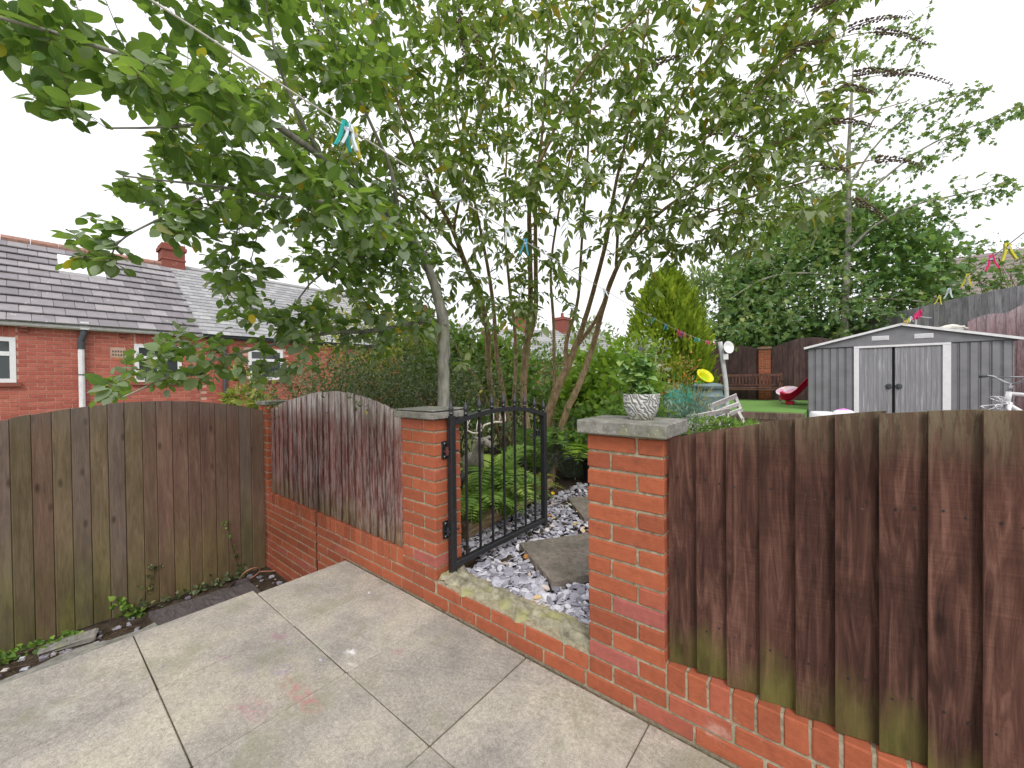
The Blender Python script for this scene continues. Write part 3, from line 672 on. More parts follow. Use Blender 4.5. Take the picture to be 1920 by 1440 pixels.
for i in range(-6, 41):
    z = -.55+.075*i+.0325
    if z+.0325 > HZ: break
    kk = 0; y = YA+(0 if i % 2 else -.1125)
    while y < 5.0:
        segs = [(max(y+.005, YA), min(y+.22, YB))]
        for (oa, ob, oc, od) in [(w_[0]-.004, w_[1]+.004, w_[2]-.075, w_[3]+.225) for w_ in wins]+[(vent[0]-.004, vent[1]+.004, vent[2]-.002, vent[3]+.002)]:
            if z+.03 > oc and z-.03 < od:
                ns = []
                for (sa, sb_) in segs:
                    if sb_ <= oa or sa >= ob: ns.append((sa, sb_)); continue
                    if sa < oa: ns.append((sa, oa))
                    if sb_ > ob: ns.append((ob, sb_))
                segs = ns
        for (sa, sb_) in segs:
            if sb_-sa > .03: spots.append(((sa+sb_)/2, z, sb_-sa))
        y += .225
spots = [s_ for s_ in spots if s_[0] > YA]
def vis(y, z):                                       # which bricks show above the fence
    q = pix(np.array([[HX, y, z]]))[0]; return -40 < q[0] < 440 and 590 < q[1] < 800 and z > .75
sh = sorted(spots, key=lambda s_: (not vis(s_[0], s_[1]), -s_[1]))
joined = MB()
for n_, (y, z, wd) in enumerate(sh):
    if n_ < 285 and vis(y, z):
        link('brick', random.choice(hb), h, (HX-.02+random.uniform(-.002, .002), y, z), (0, 0, math.pi/2+random.uniform(-.004, .004)), (wd/.215, 1, 1))
    else:
        joined.box((HX-.05, y-wd/2, z-.0325), (HX+.005, y+wd/2, z+.0325))
tag(joined.build('wall_bricks', M_BRICK_HOUSE, h), kind='stuff')
mb = MB()
mb.box((HX-6.1, YA, -.6), (HX-.003, YB, HZ)); mb.build('wall', M_MORTAR_HOUSE, h)
for (a, b, c_, d) in wins:
    y = a+.03
    while y < b:
        link('brick', random.choice(hs), h, (HX-.018, y+.0325, d+.125), (0, 0, math.pi/2)); y += .075
    fr = MB(); X0, X1 = HX-.02, HX+.012
    fw = .075
    fr.box((X0, a, c_), (X1, a+fw, d)); fr.box((X0, b-fw, c_), (X1, b, d)); fr.box((X0, a+fw, c_), (X1, b-fw, c_+fw)); fr.box((X0, a+fw, d-fw), (X1, b-fw, d))
    zt = c_+(d-c_)*.64; fr.box((X0, a+fw, zt-.04), (X1+.004, b-fw, zt+.04)); mm = (a+b)/2; fr.box((X0, mm-.03, c_+fw), (X1-.002, mm+.03, zt-.04))
    wn = fr.build('window', M_UPVC, h)
    for (p0, p1, q0, q1) in ((a+fw, mm-.03, c_+fw, zt-.04), (mm+.03, b-fw, c_+fw, zt-.04), (a+fw, b-fw, zt+.04, d-fw)):
        g = MB(); g.box((HX-.012, p0, q0), (HX-.002, p1, q1)); g.build('pane', M_GLASS, wn)
    g = MB(); g.box((HX-.02, a-.06, c_-.075), (HX+.05, b+.06, c_-.005)); g.build('sill', M_BRICK_DARK, wn)
mb = MB(); mb.box((HX-.03, vent[0], vent[2]), (HX+.003, vent[1], vent[3])); vo = mb.build('air_brick', plain('air_brick_buff', lin(190, 160, 140), .9), h)
for r_ in (0, 1):
    for i in range(5):
        g = MB(); y = vent[0]+.03+i*.042; z = vent[2]+.03+r_*.075; g.box((HX-.0, y, z), (HX+.0045, y+.024, z+.04)); g.build('slot', M_PIPE_DARK, vo)
for y in (-1.5, -.14, .6, -.75):
    mb = MB(); mb.box((HX-.02, y-.05, HZ-.13), (HX+.05, y+.05, HZ-.07)); mb.box((HX-.02, y-.045, HZ-.068), (HX+.09, y+.045, HZ-.01)); mb.build('corbel', M_BRICK_DARK, h)
mb = MB(); mb.tube([(HX+.09, YA-.1, HZ+.015), (HX+.09, YB+.05, HZ+.015)], .055, 10); mb.box((HX-.02, YA-.05, HZ-.002), (HX+.03, YB, HZ+.07)); mb.build('gutter', M_GUTTER, h)
dy = -.762
mb = MB(); mb.tube([(HX+.07, dy, -.5), (HX+.07, dy, HZ-.42)], .048, 10); mb.build('downpipe', M_GUTTER, h)
mb = MB(); mb.tube([(HX+.07, dy, HZ-.43), (HX+.07, dy, HZ-.27), (HX+.085, dy+.03, HZ-.15), (HX+.09, dy+.05, HZ-.05)], .054, 10); mb.build('downpipe_bend', M_PIPE_DARK, h)
mb = MB(); mb.box((HX+.03, dy-.01, HZ-.03), (HX+.15, dy+.11, HZ+.13)); mb.build('gutter_outlet', M_UPVC, h)
mb = MB(); mb.tube([(HX+.07, dy, 1.54), (HX+.07, dy, 1.56)], .056, 10); mb.build('pipe_clip', M_PIPE_DARK, h)
# roof: pitch 35 degrees, ridge back at HX-3.12
PT = math.radians(35); RB = 3.12; GA = .345; NR = 11; ev = np.array([HX+.14, 0, HZ+.03]); up = np.array([-math.cos(PT), 0, math.sin(PT)]); nr = np.array([math.sin(PT), 0, math.cos(PT)])
rz_ = HZ+.03+(RB+.14)*math.tan(PT)
mb = MB(); mb.add([(HX+.12, YA-.1, HZ-.02), (HX+.12, YB+.02, HZ-.02), (HX-RB, YB+.02, rz_-.05), (HX-RB, YA-.1, rz_-.05), (HX-2*RB-.1, YA-.1, HZ), (HX-2*RB-.1, YB+.02, HZ)], [(0, 1, 2, 3), (3, 2, 5, 4)]); roof = mb.build('roof', M_TILE_SOFT, h)
TL = []
for q in range(3):
    Vv, Ff = chamfer((.1468, .195, .014), .003); TL.append(mesh('roof_tile', jit(Vv, .002), Ff, M_TILE))
def roof_piece(r, y, half):
    c = ev+up*(GA*r+.17)+nr*(.028); c = c.copy(); c[1] = y; return c
ang = Matrix((( 0, up[0], nr[0]), (1, 0, 0), (0, up[2], nr[2]))).to_euler()
tilt = .13
for r in range(NR):
    c0 = ev+up*(GA*r+.165)+nr*.03; y = YA-.05+(0 if r % 2 else -.15)
    while y < YB-.02:
        if y > -2.7:
            M3 = Matrix(((0, up[0], nr[0]), (1, 0, 0), (0, up[2], nr[2])))@Matrix.Rotation(-tilt-random.uniform(-.008, .008), 3, 'X')
            if True:
                lo_, hi_ = y, min(y+.3, YB+.02); link('roof_tile', random.choice(TL), h, (c0[0], (lo_+hi_)/2, c0[2]), M3.to_euler(), ((hi_-lo_)/.3, 1, 1))
        y += .3
# rooflight between the tiles
sk = [ev+up*(GA*a)+nr*.09 for a in (6.9, 9.6)]
mb = MB(); mb.add([(sk[0][0], -.95, sk[0][2]), (sk[0][0], -.2, sk[0][2]), (sk[1][0], -.2, sk[1][2]), (sk[1][0], -.95, sk[1][2])]+[(sk[0][0]-.05, -.97, sk[0][2]-.11), (sk[0][0]-.05, -.18, sk[0][2]-.11), (sk[1][0]-.05, -.18, sk[1][2]-.11), (sk[1][0]-.05, -.97, sk[1][2]-.11)], [(0, 1, 2, 3), (0, 4, 5, 1), (1, 5, 6, 2), (2, 6, 7, 3), (3, 7, 4, 0)]); mb.build('rooflight', M_UPVC, h)
for y in np.arange(-3.6, YB-.05, .45):
    mb = MB(); mb.tube([(HX-RB, y+.005, rz_-.02), (HX-RB, y+.445, rz_-.02)], .10, 10); mb.build('ridge_tile', M_RIDGE, h)
cx, cy = HX-RB-.1, 1.36
mb = MB(); mb.box((cx-.28, cy-.3, rz_-.5), (cx+.28, cy+.22, rz_+.42)); mb.box((cx-.32, cy-.34, rz_+.42), (cx+.32, cy+.26, rz_+.52)); mb.box((cx-.29, cy-.31, rz_+.52), (cx+.29, cy+.23, rz_+.60)); mb.box((cx-.30, cy-.32, rz_+.14), (cx+.30, cy+.24, rz_+.18)); ch_ = mb.build('chimney', M_BRICK_DARK, h)
mb = MB(); mb.lathe([(.12, 0), (.11, .05), (.10, .34), (.12, .36), (.12, .40)], (cx, cy-.08, rz_+.59), 12); mb.build('chimney_pot', plain('terracotta_pot', lin(176, 108, 96), .85), ch_)

# joined terrace beyond it, slate roof
h2 = thing('terrace_house', 'next red brick house in the row with a paler small-slate roof', 'house', (HX, 3, -.55))
mb = MB(); mb.box((HX-6.1, YB+.003, -.6), (HX-.02, 7.2, HZ)); mb.build('wall', M_MORTAR_HOUSE, h2)
joined = MB()
win2 = [(2.25, 3.1, 1.42, 2.25)]
for i in range(14, 41):
    z = -.55+.075*i+.0325
    if z+.0325 > HZ: break
    y = YB+.02+(0 if i % 2 else -.1125)
    while y < 6.9:
        if y > YB and not (y+.22 > 2.25 and y < 3.1 and z > 1.4 and z < 2.28): joined.box((HX-.05, y+.005, z-.0325), (HX-.002, y+.22, z+.0325), .0)
        y += .225
tag(joined.build('wall_bricks', M_BRICK_HOUSE, h2), kind='stuff')
a, b, c_, d = win2[0]; fr = MB(); fw = .075; X0, X1 = HX-.03, HX+.006
fr.box((X0, a, c_), (X1, a+fw, d)); fr.box((X0, b-fw, c_), (X1, b, d)); fr.box((X0, a+fw, c_), (X1, b-fw, c_+fw)); fr.box((X0, a+fw, d-fw), (X1, b-fw, d)); fr.box((X0, a+fw, c_+.5), (X1+.002, b-fw, c_+.57)); wn = fr.build('window', M_UPVC, h2)
g = MB(); g.box((HX-.025, a+fw, c_+fw), (HX-.01, b-fw, d-fw)); g.build('pane', M_GLASS, wn)
g = MB(); g.box((HX-.02, a-.05, c_-.07), (HX+.05, b+.05, c_-.004)); g.build('sill', M_BRICK_DARK, wn)
mb = MB(); mb.tube([(HX+.06, 1.70, -.5), (HX+.06, 1.70, HZ)], .045, 8); mb.build('downpipe', M_PIPE_DARK, h2)
mb = MB(); mb.tube([(HX+.07, YB+.06, HZ+.01), (HX+.07, 7.2, HZ+.01)], .05, 8); mb.build('gutter', M_PIPE_DARK, h2)
mb = MB(); mb.add([(HX+.12, YB+.025, HZ-.02), (HX+.12, 7.3, HZ-.02), (HX-RB, 7.3, rz_-.05), (HX-RB, YB+.025, rz_-.05), (HX-2*RB-.1, YB+.025, HZ), (HX-2*RB-.1, 7.3, HZ)], [(0, 1, 2, 3), (3, 2, 5, 4)]); rf2 = mb.build('roof', M_TILE_SOFT, h2)
sl2 = MB(); gs = .19
for r in range(20):
    y = YB+.02+(0 if r % 2 else -.125)
    while y < 7.2:
        a0, a1 = max(y+.002, YB+.01), y+.248
        if a1 > a0:
            p0 = ev+up*(gs*r)+nr*.030; p1 = ev+up*(gs*r+.24)+nr*.014; t_ = nr*.007
            sl2.add([(p0[0], a0, p0[2]), (p0[0], a1, p0[2]), (p1[0], a1, p1[2]), (p1[0], a0, p1[2]), (p0[0]-t_[0], a0, p0[2]-t_[2]), (p0[0]-t_[0], a1, p0[2]-t_[2])], [(0, 1, 2, 3), (4, 5, 1, 0)])
        y += .25
tag(sl2.build('slates', M_SLATE_ROOF, rf2), kind='stuff')
mb = MB(); mb.tube([(HX-RB, YB+.03, rz_-.02), (HX-RB, 7.3, rz_-.02)], .09, 8); mb.build('ridge', M_SLATE_ROOF, rf2)

# ================================================================ houses farther off
def far_house(label, a, b, eav, ridge, depth, ch, mat_roof, wallm, rows=14):
    """a,b: plan ends of the eaves line (x,y); the roof rises away from the camera over 'depth' metres"""
    a, b = np.array(a, float), np.array(b, float); d = b-a; L = np.linalg.norm(d); d /= L; n = np.array([-d[1], d[0]])
    if np.dot(n, (a+b)/2-CAM[:2]) < 0: n = -n
    t = thing('far_house', label, 'house', (*((a+b)/2), 0), 'houses seen beyond the garden')
    c3, d3 = a+n*depth*2, b+n*depth*2
    mb = MB(); V = [(*a, -.5), (*b, -.5), (*d3, -.5), (*c3, -.5), (*a, eav), (*b, eav), (*d3, eav), (*c3, eav)]; mb.add(V, [(0, 1, 5, 4), (1, 2, 6, 5), (2, 3, 7, 6), (3, 0, 4, 7), (4, 5, 6, 7)])
    m0, m1 = a+n*depth, b+n*depth; mb.add([(*a, eav), (*c3, eav), (*m0, ridge-.1), (*b, eav), (*d3, eav), (*m1, ridge-.1)], [(0, 1, 2), (3, 5, 4)]); mb.build('wall', wallm, t)
    rf = MB()
    for s_ in (1, -1):
        o = a-n*.25 if s_ > 0 else c3+n*.25; o2 = b-n*.25 if s_ > 0 else d3+n*.25
        for r in range(rows):
            f0, f1 = r/rows, (r+1)/rows; q = n*s_*(depth+.25); hh = ridge-eav+.1; zz = lambda f: eav-.1+hh*f
            rf.add([(*(o+q*f0), zz(f0)+.05), (*(o2+q*f0), zz(f0)+.05), (*(o2+q*f1), zz(f1)), (*(o+q*f1), zz(f1)), (*(o+q*f0), zz(f0)), (*(o2+q*f0), zz(f0))], [(0, 1, 2, 3), (4, 5, 1, 0)])
    roof_ = rf.build('roof', mat_roof, t)
    for f, w_, hgt in ch:
        p = m0+(m1-m0)*f; mb = MB(); mb.box((p[0]-w_/2, p[1]-w_/2, ridge-.6), (p[0]+w_/2, p[1]+w_/2, ridge+hgt)); mb.box((p[0]-w_/2-.06, p[1]-w_/2-.06, ridge+hgt*.8), (p[0]+w_/2+.06, p[1]+w_/2+.06, ridge+hgt*.92)); c2 = mb.build('chimney', M_BRICK_DARK, roof_)
        mb = MB(); mb.lathe([(.13, 0), (.11, .3), (.13, .34)], (p[0], p[1], ridge+hgt), 8); mb.build('chimney_pot', M_BRICK_DARK, c2)
    return t
M_RENDER = plain('rendered_wall', lin(190, 178, 164), .9)
p0, p1 = at(930, 690, 24), at(1185, 690, 27)
far_house('far grey-roofed brick house seen between the shrub stems', p0[:2], p1[:2], 2.7, 4.9, 3.2, [(.62, .9, .9), (.3, .8, 1.0)], M_SLATE_ROOF, M_BRICK_DARK)
p0, p1 = at(700, 690, 21), at(900, 690, 22.5)
far_house('far pale-roofed house mostly hidden behind the sallow tree', p0[:2], p1[:2], 2.6, 4.9, 3, [(.5, .8, .8)], M_SLATE_ROOF, M_BRICK_DARK)
p0, p1 = at(1735, 560, 25), at(2050, 560, 21)
far_house('house on the rise with a brownish tiled roof behind the grey fence', p0[:2], p1[:2], 5.6, 9.2, 3.6, [], plain('roof_tile_brown', lin(138, 128, 124), .85, .2, 0, .15), M_RENDER, 13)
p0, p1 = at(1300, 690, 32), at(1345, 690, 33)
far_house('distant low grey roof seen past the gold conifer', p0[:2], p1[:2], 3.4, 4.6, 3, [], M_SLATE_ROOF, M_RENDER)

# ================================================================ metal shed
SY = 9.5; SX0, SX1 = .40, 3.33; SZ0, SZE, SZP = .28, 1.985, 2.36; SXM = (SX0+SX1)/2+.02; SD = 2.4
k = Mt('shed_steel_grey', .5, .4, .1); p = k.pos(); nz = k.noise(p, 5, 5); k.col(k.ramp(nz, [(.3, lin(118, 118, 122)), (.7, lin(136, 136, 140))])); M_SHED = k.m
k = Mt('shed_door_streaked', .55, .4, .1); p = k.pos(); nz = k.noise(k.map(p, (30, 30, 1.5)), 1.2, 5, .7); base = k.ramp(nz, [(.3, lin(126, 126, 130)), (.55, lin(146, 146, 150)), (.72, lin(190, 190, 194))]); k.col(base); M_SHED_DOOR = k.m
M_SHED_WHITE = plain('shed_white_trim', lin(226, 226, 228), .45, .4, 0, .05)
M_BLACK = plain('black_gap', lin(24, 24, 26), .8, .2)
sd = thing('metal_shed', 'grey metal garden shed with white door posts and shallow gable roof', 'shed', ((SX0+SX1)/2, SY, SZ0))
mb = MB(); mb.box((SX0+.01, SY+.02, SZ0-.1), (SX1-.01, SY+SD, SZE)); mb.build('body', M_SHED, sd)
dx0, dx1 = 1.235, 2.47
def ribs(x0, x1, name, mat, pitch=.145, dep=.018, z0=SZ0, z1=SZE-.03, y=SY):
    V = []; n = max(1, round((x1-x0)/pitch)); w_ = (x1-x0)/n; xs_ = []
    for i in range(n):
        a = x0+i*w_; xs_ += [(a, 0), (a+.012, dep), (a+w_*.72, dep), (a+w_*.76, dep*.45), (a+w_*.84, dep*.45), (a+w_*.88, dep), (a+w_-.012, dep)]
    xs_.append((x1, 0)); V = []
    for xx, dd in xs_: V += [(xx, y+.018-dd, z0), (xx, y+.018-dd, z1)]
    Ff = [(2*i, 2*i+2, 2*i+3, 2*i+1) for i in range(len(xs_)-1)]
    return link(name, mesh(name, V, Ff, mat), sd)
n_ = 6
for i in range(n_): ribs(SX0+(dx0-.06-SX0)*i/n_, SX0+(dx0-.06-SX0)*(i+1)/n_, 'wall_panel', M_SHED, .2)
n_ = 6
for i in range(n_): ribs(dx1+.07+(SX1-dx1-.07)*i/n_, dx1+.07+(SX1-dx1-.07)*(i+1)/n_, 'wall_panel', M_SHED, .2)
for x_, w_ in ((dx0-.06, .085), (dx1-.015, .11)): mb = MB(); mb.box((x_, SY-.03, SZ0), (x_+w_, SY+.02, SZE-.055), .004); mb.build('door_post', M_SHED_WHITE, sd)
mb = MB(); mb.box((dx0-.06, SY-.032, SZE-.054), (dx1+.095, SY+.02, SZE-.012), .004); mb.build('door_head', M_SHED_WHITE, sd)
mb = MB(); mb.box((dx0+.03, SY+.004, SZ0), (dx1-.02, SY+.018, SZE-.06)); mb.build('door_recess', M_BLACK, sd)
mid_ = dx0+.03+(dx1-dx0-.05)*.435
for a, b, hx in ((dx0+.03, mid_-.022, mid_-.07), (mid_+.022, dx1-.02, mid_+.075)):
    d_ = ribs(a, b, 'door', M_SHED_DOOR, .075, .006, SZ0, SZE-.06, SY-.022)
    mb = MB(); mb.lathe([(.055, 0), (.055, .008), (.03, .012)], (hx, SY-.012, 1.14), 16, (0, -1, 0)); mb.box((hx-.012, SY-.05, 1.10), (hx+.012, SY-.02, 1.18)); mb.build('door_handle', M_PIPE_DARK, d_)
mb = MB(); mb.add([(SX0-.02, SY-.02, SZE-.01), (SX1+.02, SY-.02, SZE-.01), (SXM, SY-.02, SZP-.02), (SX0-.02, SY+.03, SZE-.01), (SX1+.02, SY+.03, SZE-.01), (SXM, SY+.03, SZP-.02)], [(0, 1, 2), (5, 4, 3), (0, 3, 4, 1), (1, 4, 5, 2), (2, 5, 3, 0)]); gb = mb.build('gable', M_SHED, sd)
for vx in (SXM-.30, SXM+.32):
    mb = MB(); mb.box((vx-.13, SY-.028, 2.075), (vx+.13, SY-.018, 2.165)); vo = mb.build('vent', M_GUTTER, gb)
    for q in range(4): g = MB(); g.box((vx-.12, SY-.034, 2.085+q*.02), (vx+.12, SY-.026, 2.095+q*.02)); g.build('louvre', M_SHED_WHITE, vo)
for s_, xe in ((-1, SX0-.07), (1, SX1+.09)):
    mb = MB(); V = []
    for yy in (SY-.06, SY+SD+.06): V += [(xe, yy, SZE-.02), (SXM, yy, SZP), (SXM, yy, SZP+.02), (xe, yy, SZE)]
    mb.add(V, [(0, 1, 2, 3), (7, 6, 5, 4), (0, 4, 5, 1), (3, 2, 6, 7), (0, 3, 7, 4), (1, 5, 6, 2)]); rfp = mb.build('roof_sheet', M_SHED, sd)
    mb = MB(); mb.bar((xe, SY-.065, SZE-.005), (SXM, SY-.065, SZP+.012), .012, .045, (0, 0, 1)); mb.build('roof_trim', M_GUTTER, rfp)

# ================================================================ fences at the end of the garden
def bfence(label, a, b, top, bot, mat, bw=.14, group=None, scal=None):
    a, b = np.array(a, float), np.array(b, float); L = np.linalg.norm(b-a); d = (b-a)/L; n = np.array([-d[1], d[0]])
    if np.dot(n, CAM[:2]-a) < 0: n = -n
    t = thing('timber_fence', label, 'fence', (*((a+b)/2), bot(.5)), group); k_ = int(L/bw)
    for i in range(k_):
        s0, s1 = L*i/k_, L*(i+1)/k_+.012; tk = .016; V = []
        for s_ in (s0, (s0+s1)/2, s1):
            f = s_/L; zt = top(f)+(scal(s_) if scal else 0); p = a+d*s_; q = n*(tk*(1.4-.8*(s_-s0)/(s1-s0)))
            V += [(*(p+q), bot(f)), (*(p+q), zt), (*p, zt), (*p, bot(f))]
        Ff = []
        for u_ in range(2):
            for w_ in range(4): Ff.append((u_*4+w_, u_*4+(w_+1) % 4, u_*4+4+(w_+1) % 4, u_*4+4+w_))
        Ff += [(3, 2, 1, 0), (8, 9, 10, 11)]
        link('board', mesh('board', V, Ff, mat), t)
    return t
TZ = .61
bfence('dark stained back fence with scalloped top, left of the brick pier behind the bench', (-2.75, 13.75), (-1.07, 13.75), lambda f: 2.30+.14*math.sin(math.pi*min(1, f*1.02)), lambda f: TZ-.1, M_FENCE_BACK)
bfence('dark stained back fence running from the brick pier behind the shed', (-.70, 13.75), (1.2, 13.75), lambda f: 2.30+.26*math.sin(math.pi*min(1, f)), lambda f: TZ-.1, M_FENCE_BACK)
pr = thing('brick_pier', 'narrow orange brick pier between the dark back fences', 'pier', (-.885, 13.7, TZ-.1))
pbm = brick_meshes((.215, .1025, .065), M_BRICK, 3); phm = brick_meshes((.1025, .1025, .065), M_BRICK, 3)
for i in range(24):
    z = TZ+.075*i-.06
    for q, (x0, kind_) in enumerate(((-1.055, 's'), (-.83, 'k')) if i % 2 else ((-1.055, 'k'), (-.9425, 's'))):
        wd = .215 if kind_ == 's' else .1025; link('brick', random.choice(pbm if kind_ == 's' else phm), pr, (x0+wd/2, 13.66, z+.0325))
mb = MB(); mb.box((-1.05, 13.615, TZ-.1), (-.733, 13.9, 2.265)); mb.build('mortar', M_MORTAR, pr)
mb = MB(); mb.box((-1.085, 13.57, 2.265), (-.70, 13.95, 2.31), .004); mb.build('coping', M_COPING, pr)
ga, gb_ = at(1930, 535, 8.7), at(1430, 632, 18.5)
bfence('tall weathered grey fence along the rise behind the shed', ga[:2]+np.array([.9, -1.6]), gb_[:2]+np.array([0, 1.2]), lambda f: 3.27+.05*f+.04*math.sin(f*9), lambda f: 1.0, M_FENCE_GREY, .15)
wa, wb = at(1815, 600, 8.6), at(1990, 570, 7.6)
bfence('purple-brown fence with wavy cut top right of the shed', wa[:2], wb[:2], lambda f: 2.45+.35*f, lambda f: .2, M_FENCE_WAVY, .12, None, lambda s_: .10*abs(math.sin(math.pi*(s_+.1)/.62)))
# raised artificial lawn behind old sleepers
k = Mt('artificial_turf', .9, .1); p = k.pos(); nz = k.noise(p, 60, 4, .7); k.col(k.ramp(nz, [(.3, lin(98, 134, 70)), (.7, lin(126, 164, 92))])); k.bump(k.noise(p, 160, 3), .01); M_TURF = k.m
V = []; Fc = []; nxx, nyy = 30, 40
mb = MB(); mb.box((-2.9, 8.55, .2), (.385, 13.8, TZ)); tag(mb.build('artificial_lawn', M_TURF), kind='structure')
slp = thing('sleeper_edging', 'old timber sleepers holding up the front of the artificial lawn', 'edging', (-.9, 8.5, .28))
for zz, hh in ((.27, .165), (.44, .155)):
    for x0, x1 in ((-2.9, -1.2), (-1.19, .38)): mb = MB(); mb.box((x0, 8.44+random.uniform(0, .015), zz), (x1, 8.55, zz+hh), .008); mb.build('sleeper', M_SLEEPER, slp)
for y in (9.4,): pass
# ================================================================ plants
def nrm(a): return a/np.maximum(np.linalg.norm(a, axis=-1, keepdims=True), 1e-9)
# leaf templates: columns u (along), v (across), w (out of plane), mid (1 on the midrib)
def tmpl(stations, fold, curl, simple=False):
    P = [(0, 0, 0, 1)]; 
    for u, hw in stations: P += [(u, -hw, fold*hw, 0), (u, 0, -curl*u*u, 1), (u, hw, fold*hw, 0)]
    P.append((1, 0, -curl, 1)); T = []
    T += [(0, 2, 1), (0, 3, 2)]
    for i in range(len(stations)-1):
        a = 1+i*3; T += [(a, a+1, a+4), (a, a+4, a+3), (a+1, a+2, a+5), (a+1, a+5, a+4)]
    a = 1+(len(stations)-1)*3; e = len(P)-1; T += [(a, a+1, e), (a+1, a+2, e)]
    for i, p in enumerate(P):
        if p[3] == 0: P[i] = (p[0], p[1], p[2]-curl*p[0]**2, 0)
    return np.array(P, float), np.array(T)
T_OVATE = tmpl([(.1, .17), (.28, .30), (.52, .34), (.76, .24), (.92, .10)], .16, .10)
T_LANCE = tmpl([(.2, .15), (.48, .20), (.78, .12)], .3, .2)
T_HEART = tmpl([(.06, .24), (.25, .38), (.5, .33), (.78, .15)], .2, .15)
T_SMALL = (np.array([(0, 0, 0, 1), (.5, -.28, .05, 0), (1, 0, -.05, 1), (.5, .28, .05, 0)], float), np.array([(0, 3, 1), (3, 2, 1)]))
T_NARROW = (np.array([(0, 0, 0, 1), (.45, -.10, .02, 0), (1, 0, -.06, 1), (.45, .10, .02, 0)], float), np.array([(0, 3, 1), (3, 2, 1)]))
T_MAPLE = (np.array([(0, 0, 0, 1), (.12, -.42, .02, 0), (.42, -.24, 0, 0), (.62, -.46, .03, 0), (.66, -.16, 0, 0), (1, 0, -.1, 1), (.66, .16, 0, 0), (.62, .46, .03, 0), (.42, .24, 0, 0), (.12, .42, .02, 0)], float),
           np.array([(0, 2, 1), (0, 4, 2), (2, 4, 3), (0, 6, 4), (4, 6, 5), (0, 8, 6), (8, 7, 6), (0, 9, 8)]))
T_SPRAY = (np.array([(0, 0, 0, 1), (.3, -.16, .03, 0), (.5, -.05, 0, .5), (.7, -.15, .05, 0), (1, 0, .1, 1), (.7, .15, .05, 0), (.5, .05, 0, .5), (.3, .16, .03, 0)], float),
           np.array([(0, 6, 2), (0, 2, 1), (0, 7, 6), (2, 6, 4), (2, 4, 3), (6, 5, 4)]))
def leaf_mesh(name, T, P, D, Nn, L, mat, rnd=None):
    """one mesh of many leaves: P base points, D directions, Nn normals, L lengths"""
    tp, tf = T; n = len(P); D = nrm(D); S_ = nrm(np.cross(Nn, D)); Nn = np.cross(D, S_); L = np.asarray(L).reshape(-1, 1, 1)
    V = P[:, None, :]+L*(tp[None, :, 0:1]*D[:, None, :]+tp[None, :, 1:2]*S_[:, None, :]+tp[None, :, 2:3]*Nn[:, None, :])
    Fc = (tf[None]+(np.arange(n)*len(tp))[:, None, None]).reshape(-1, 3)
    r = RNG.random(n) if rnd is None else rnd
    return mesh(name, V.reshape(-1, 3), Fc, mat, True, rnd=np.repeat(r, len(tp)), mid=np.tile(tp[:, 3], n))
def put_leaves(t, name, T, P, D, Nn, L, mat, single=0, part='leaf', margin=25):
    """the 'single' leaves that show largest become leaf objects, the others one mesh"""
    P, D, Nn, L = map(np.asarray, (P, D, Nn, L)); n = len(P); keep = np.ones(n, bool)
    if single:
        q = pix(P+nrm(D)*L[:, None]*.5); ok = (q[:, 2] > .2) & (q[:, 0] > -margin) & (q[:, 0] < 1920+margin) & (q[:, 1] > -margin) & (q[:, 1] < 1300)
        face = np.abs((nrm(Nn)*nrm(P-CAM)).sum(1))*.7+.3
        sc_ = np.where(ok, L*face/np.maximum(q[:, 2], .2), 0); idx = np.argsort(-sc_)[:single]
        tp, tf = T; ms = []
        for q_ in range(4):
            jt = tp.copy(); jt[1:-1, 1] *= RNG.uniform(.85, 1.15); jt[:, 2] += RNG.uniform(-.12, .12)*jt[:, 0]**2; ms.append(mesh(part, jt[:, :3], tf, mat, True, mid=tp[:, 3]))
        Dn = nrm(D); S_ = nrm(np.cross(Nn, Dn)); N2 = np.cross(Dn, S_); pw = wl(t)
        for i in idx:
            o = bpy.data.objects.new(part, ms[int(i) % 4]); COL.objects.link(o); o.parent = t
            M3 = Matrix((Dn[i], S_[i], N2[i])).transposed(); o.rotation_euler = M3.to_euler(); o.location = Vector(P[i])-pw; o.scale = (float(L[i]),)*3
        keep[idx] = False
    if keep.any():
        o = link(name, leaf_mesh(name, T, P[keep], D[keep], Nn[keep], L[keep], mat), t)
        tag(o, kind='stuff')
def poly_sample(poly, n, dens=None):
    poly = np.array(poly, float); x0, y0 = poly.min(0); x1, y1 = poly.max(0); out = []
    while len(out) < n:
        p = RNG.uniform((x0, y0), (x1, y1)); ins = False; j = len(poly)-1
        for i in range(len(poly)):
            if (poly[i, 1] > p[1]) != (poly[j, 1] > p[1]) and p[0] < (poly[j, 0]-poly[i, 0])*(p[1]-poly[i, 1])/(poly[j, 1]-poly[i, 1])+poly[i, 0]: ins = not ins
            j = i
        if ins and (dens is None or RNG.random() < dens(p)): out.append(p)
    return np.array(out)
def resample(P, step):
    P = np.array(P, float); d = np.concatenate([[0], np.cumsum(np.linalg.norm(np.diff(P[:, :3], axis=0), axis=1))]); n = max(2, int(d[-1]/step)+1); s = np.linspace(0, d[-1], n)
    return np.stack([np.interp(s, d, P[:, k]) for k in range(P.shape[1])], 1)
def smoothline(P, it=2):
    P = np.array(P, float)
    for _ in range(it):
        Q = [P[0]]
        for a, b in zip(P[:-1], P[1:]): Q += [a*.75+b*.25, a*.25+b*.75]
        Q.append(P[-1]); P = np.array(Q)
    return P
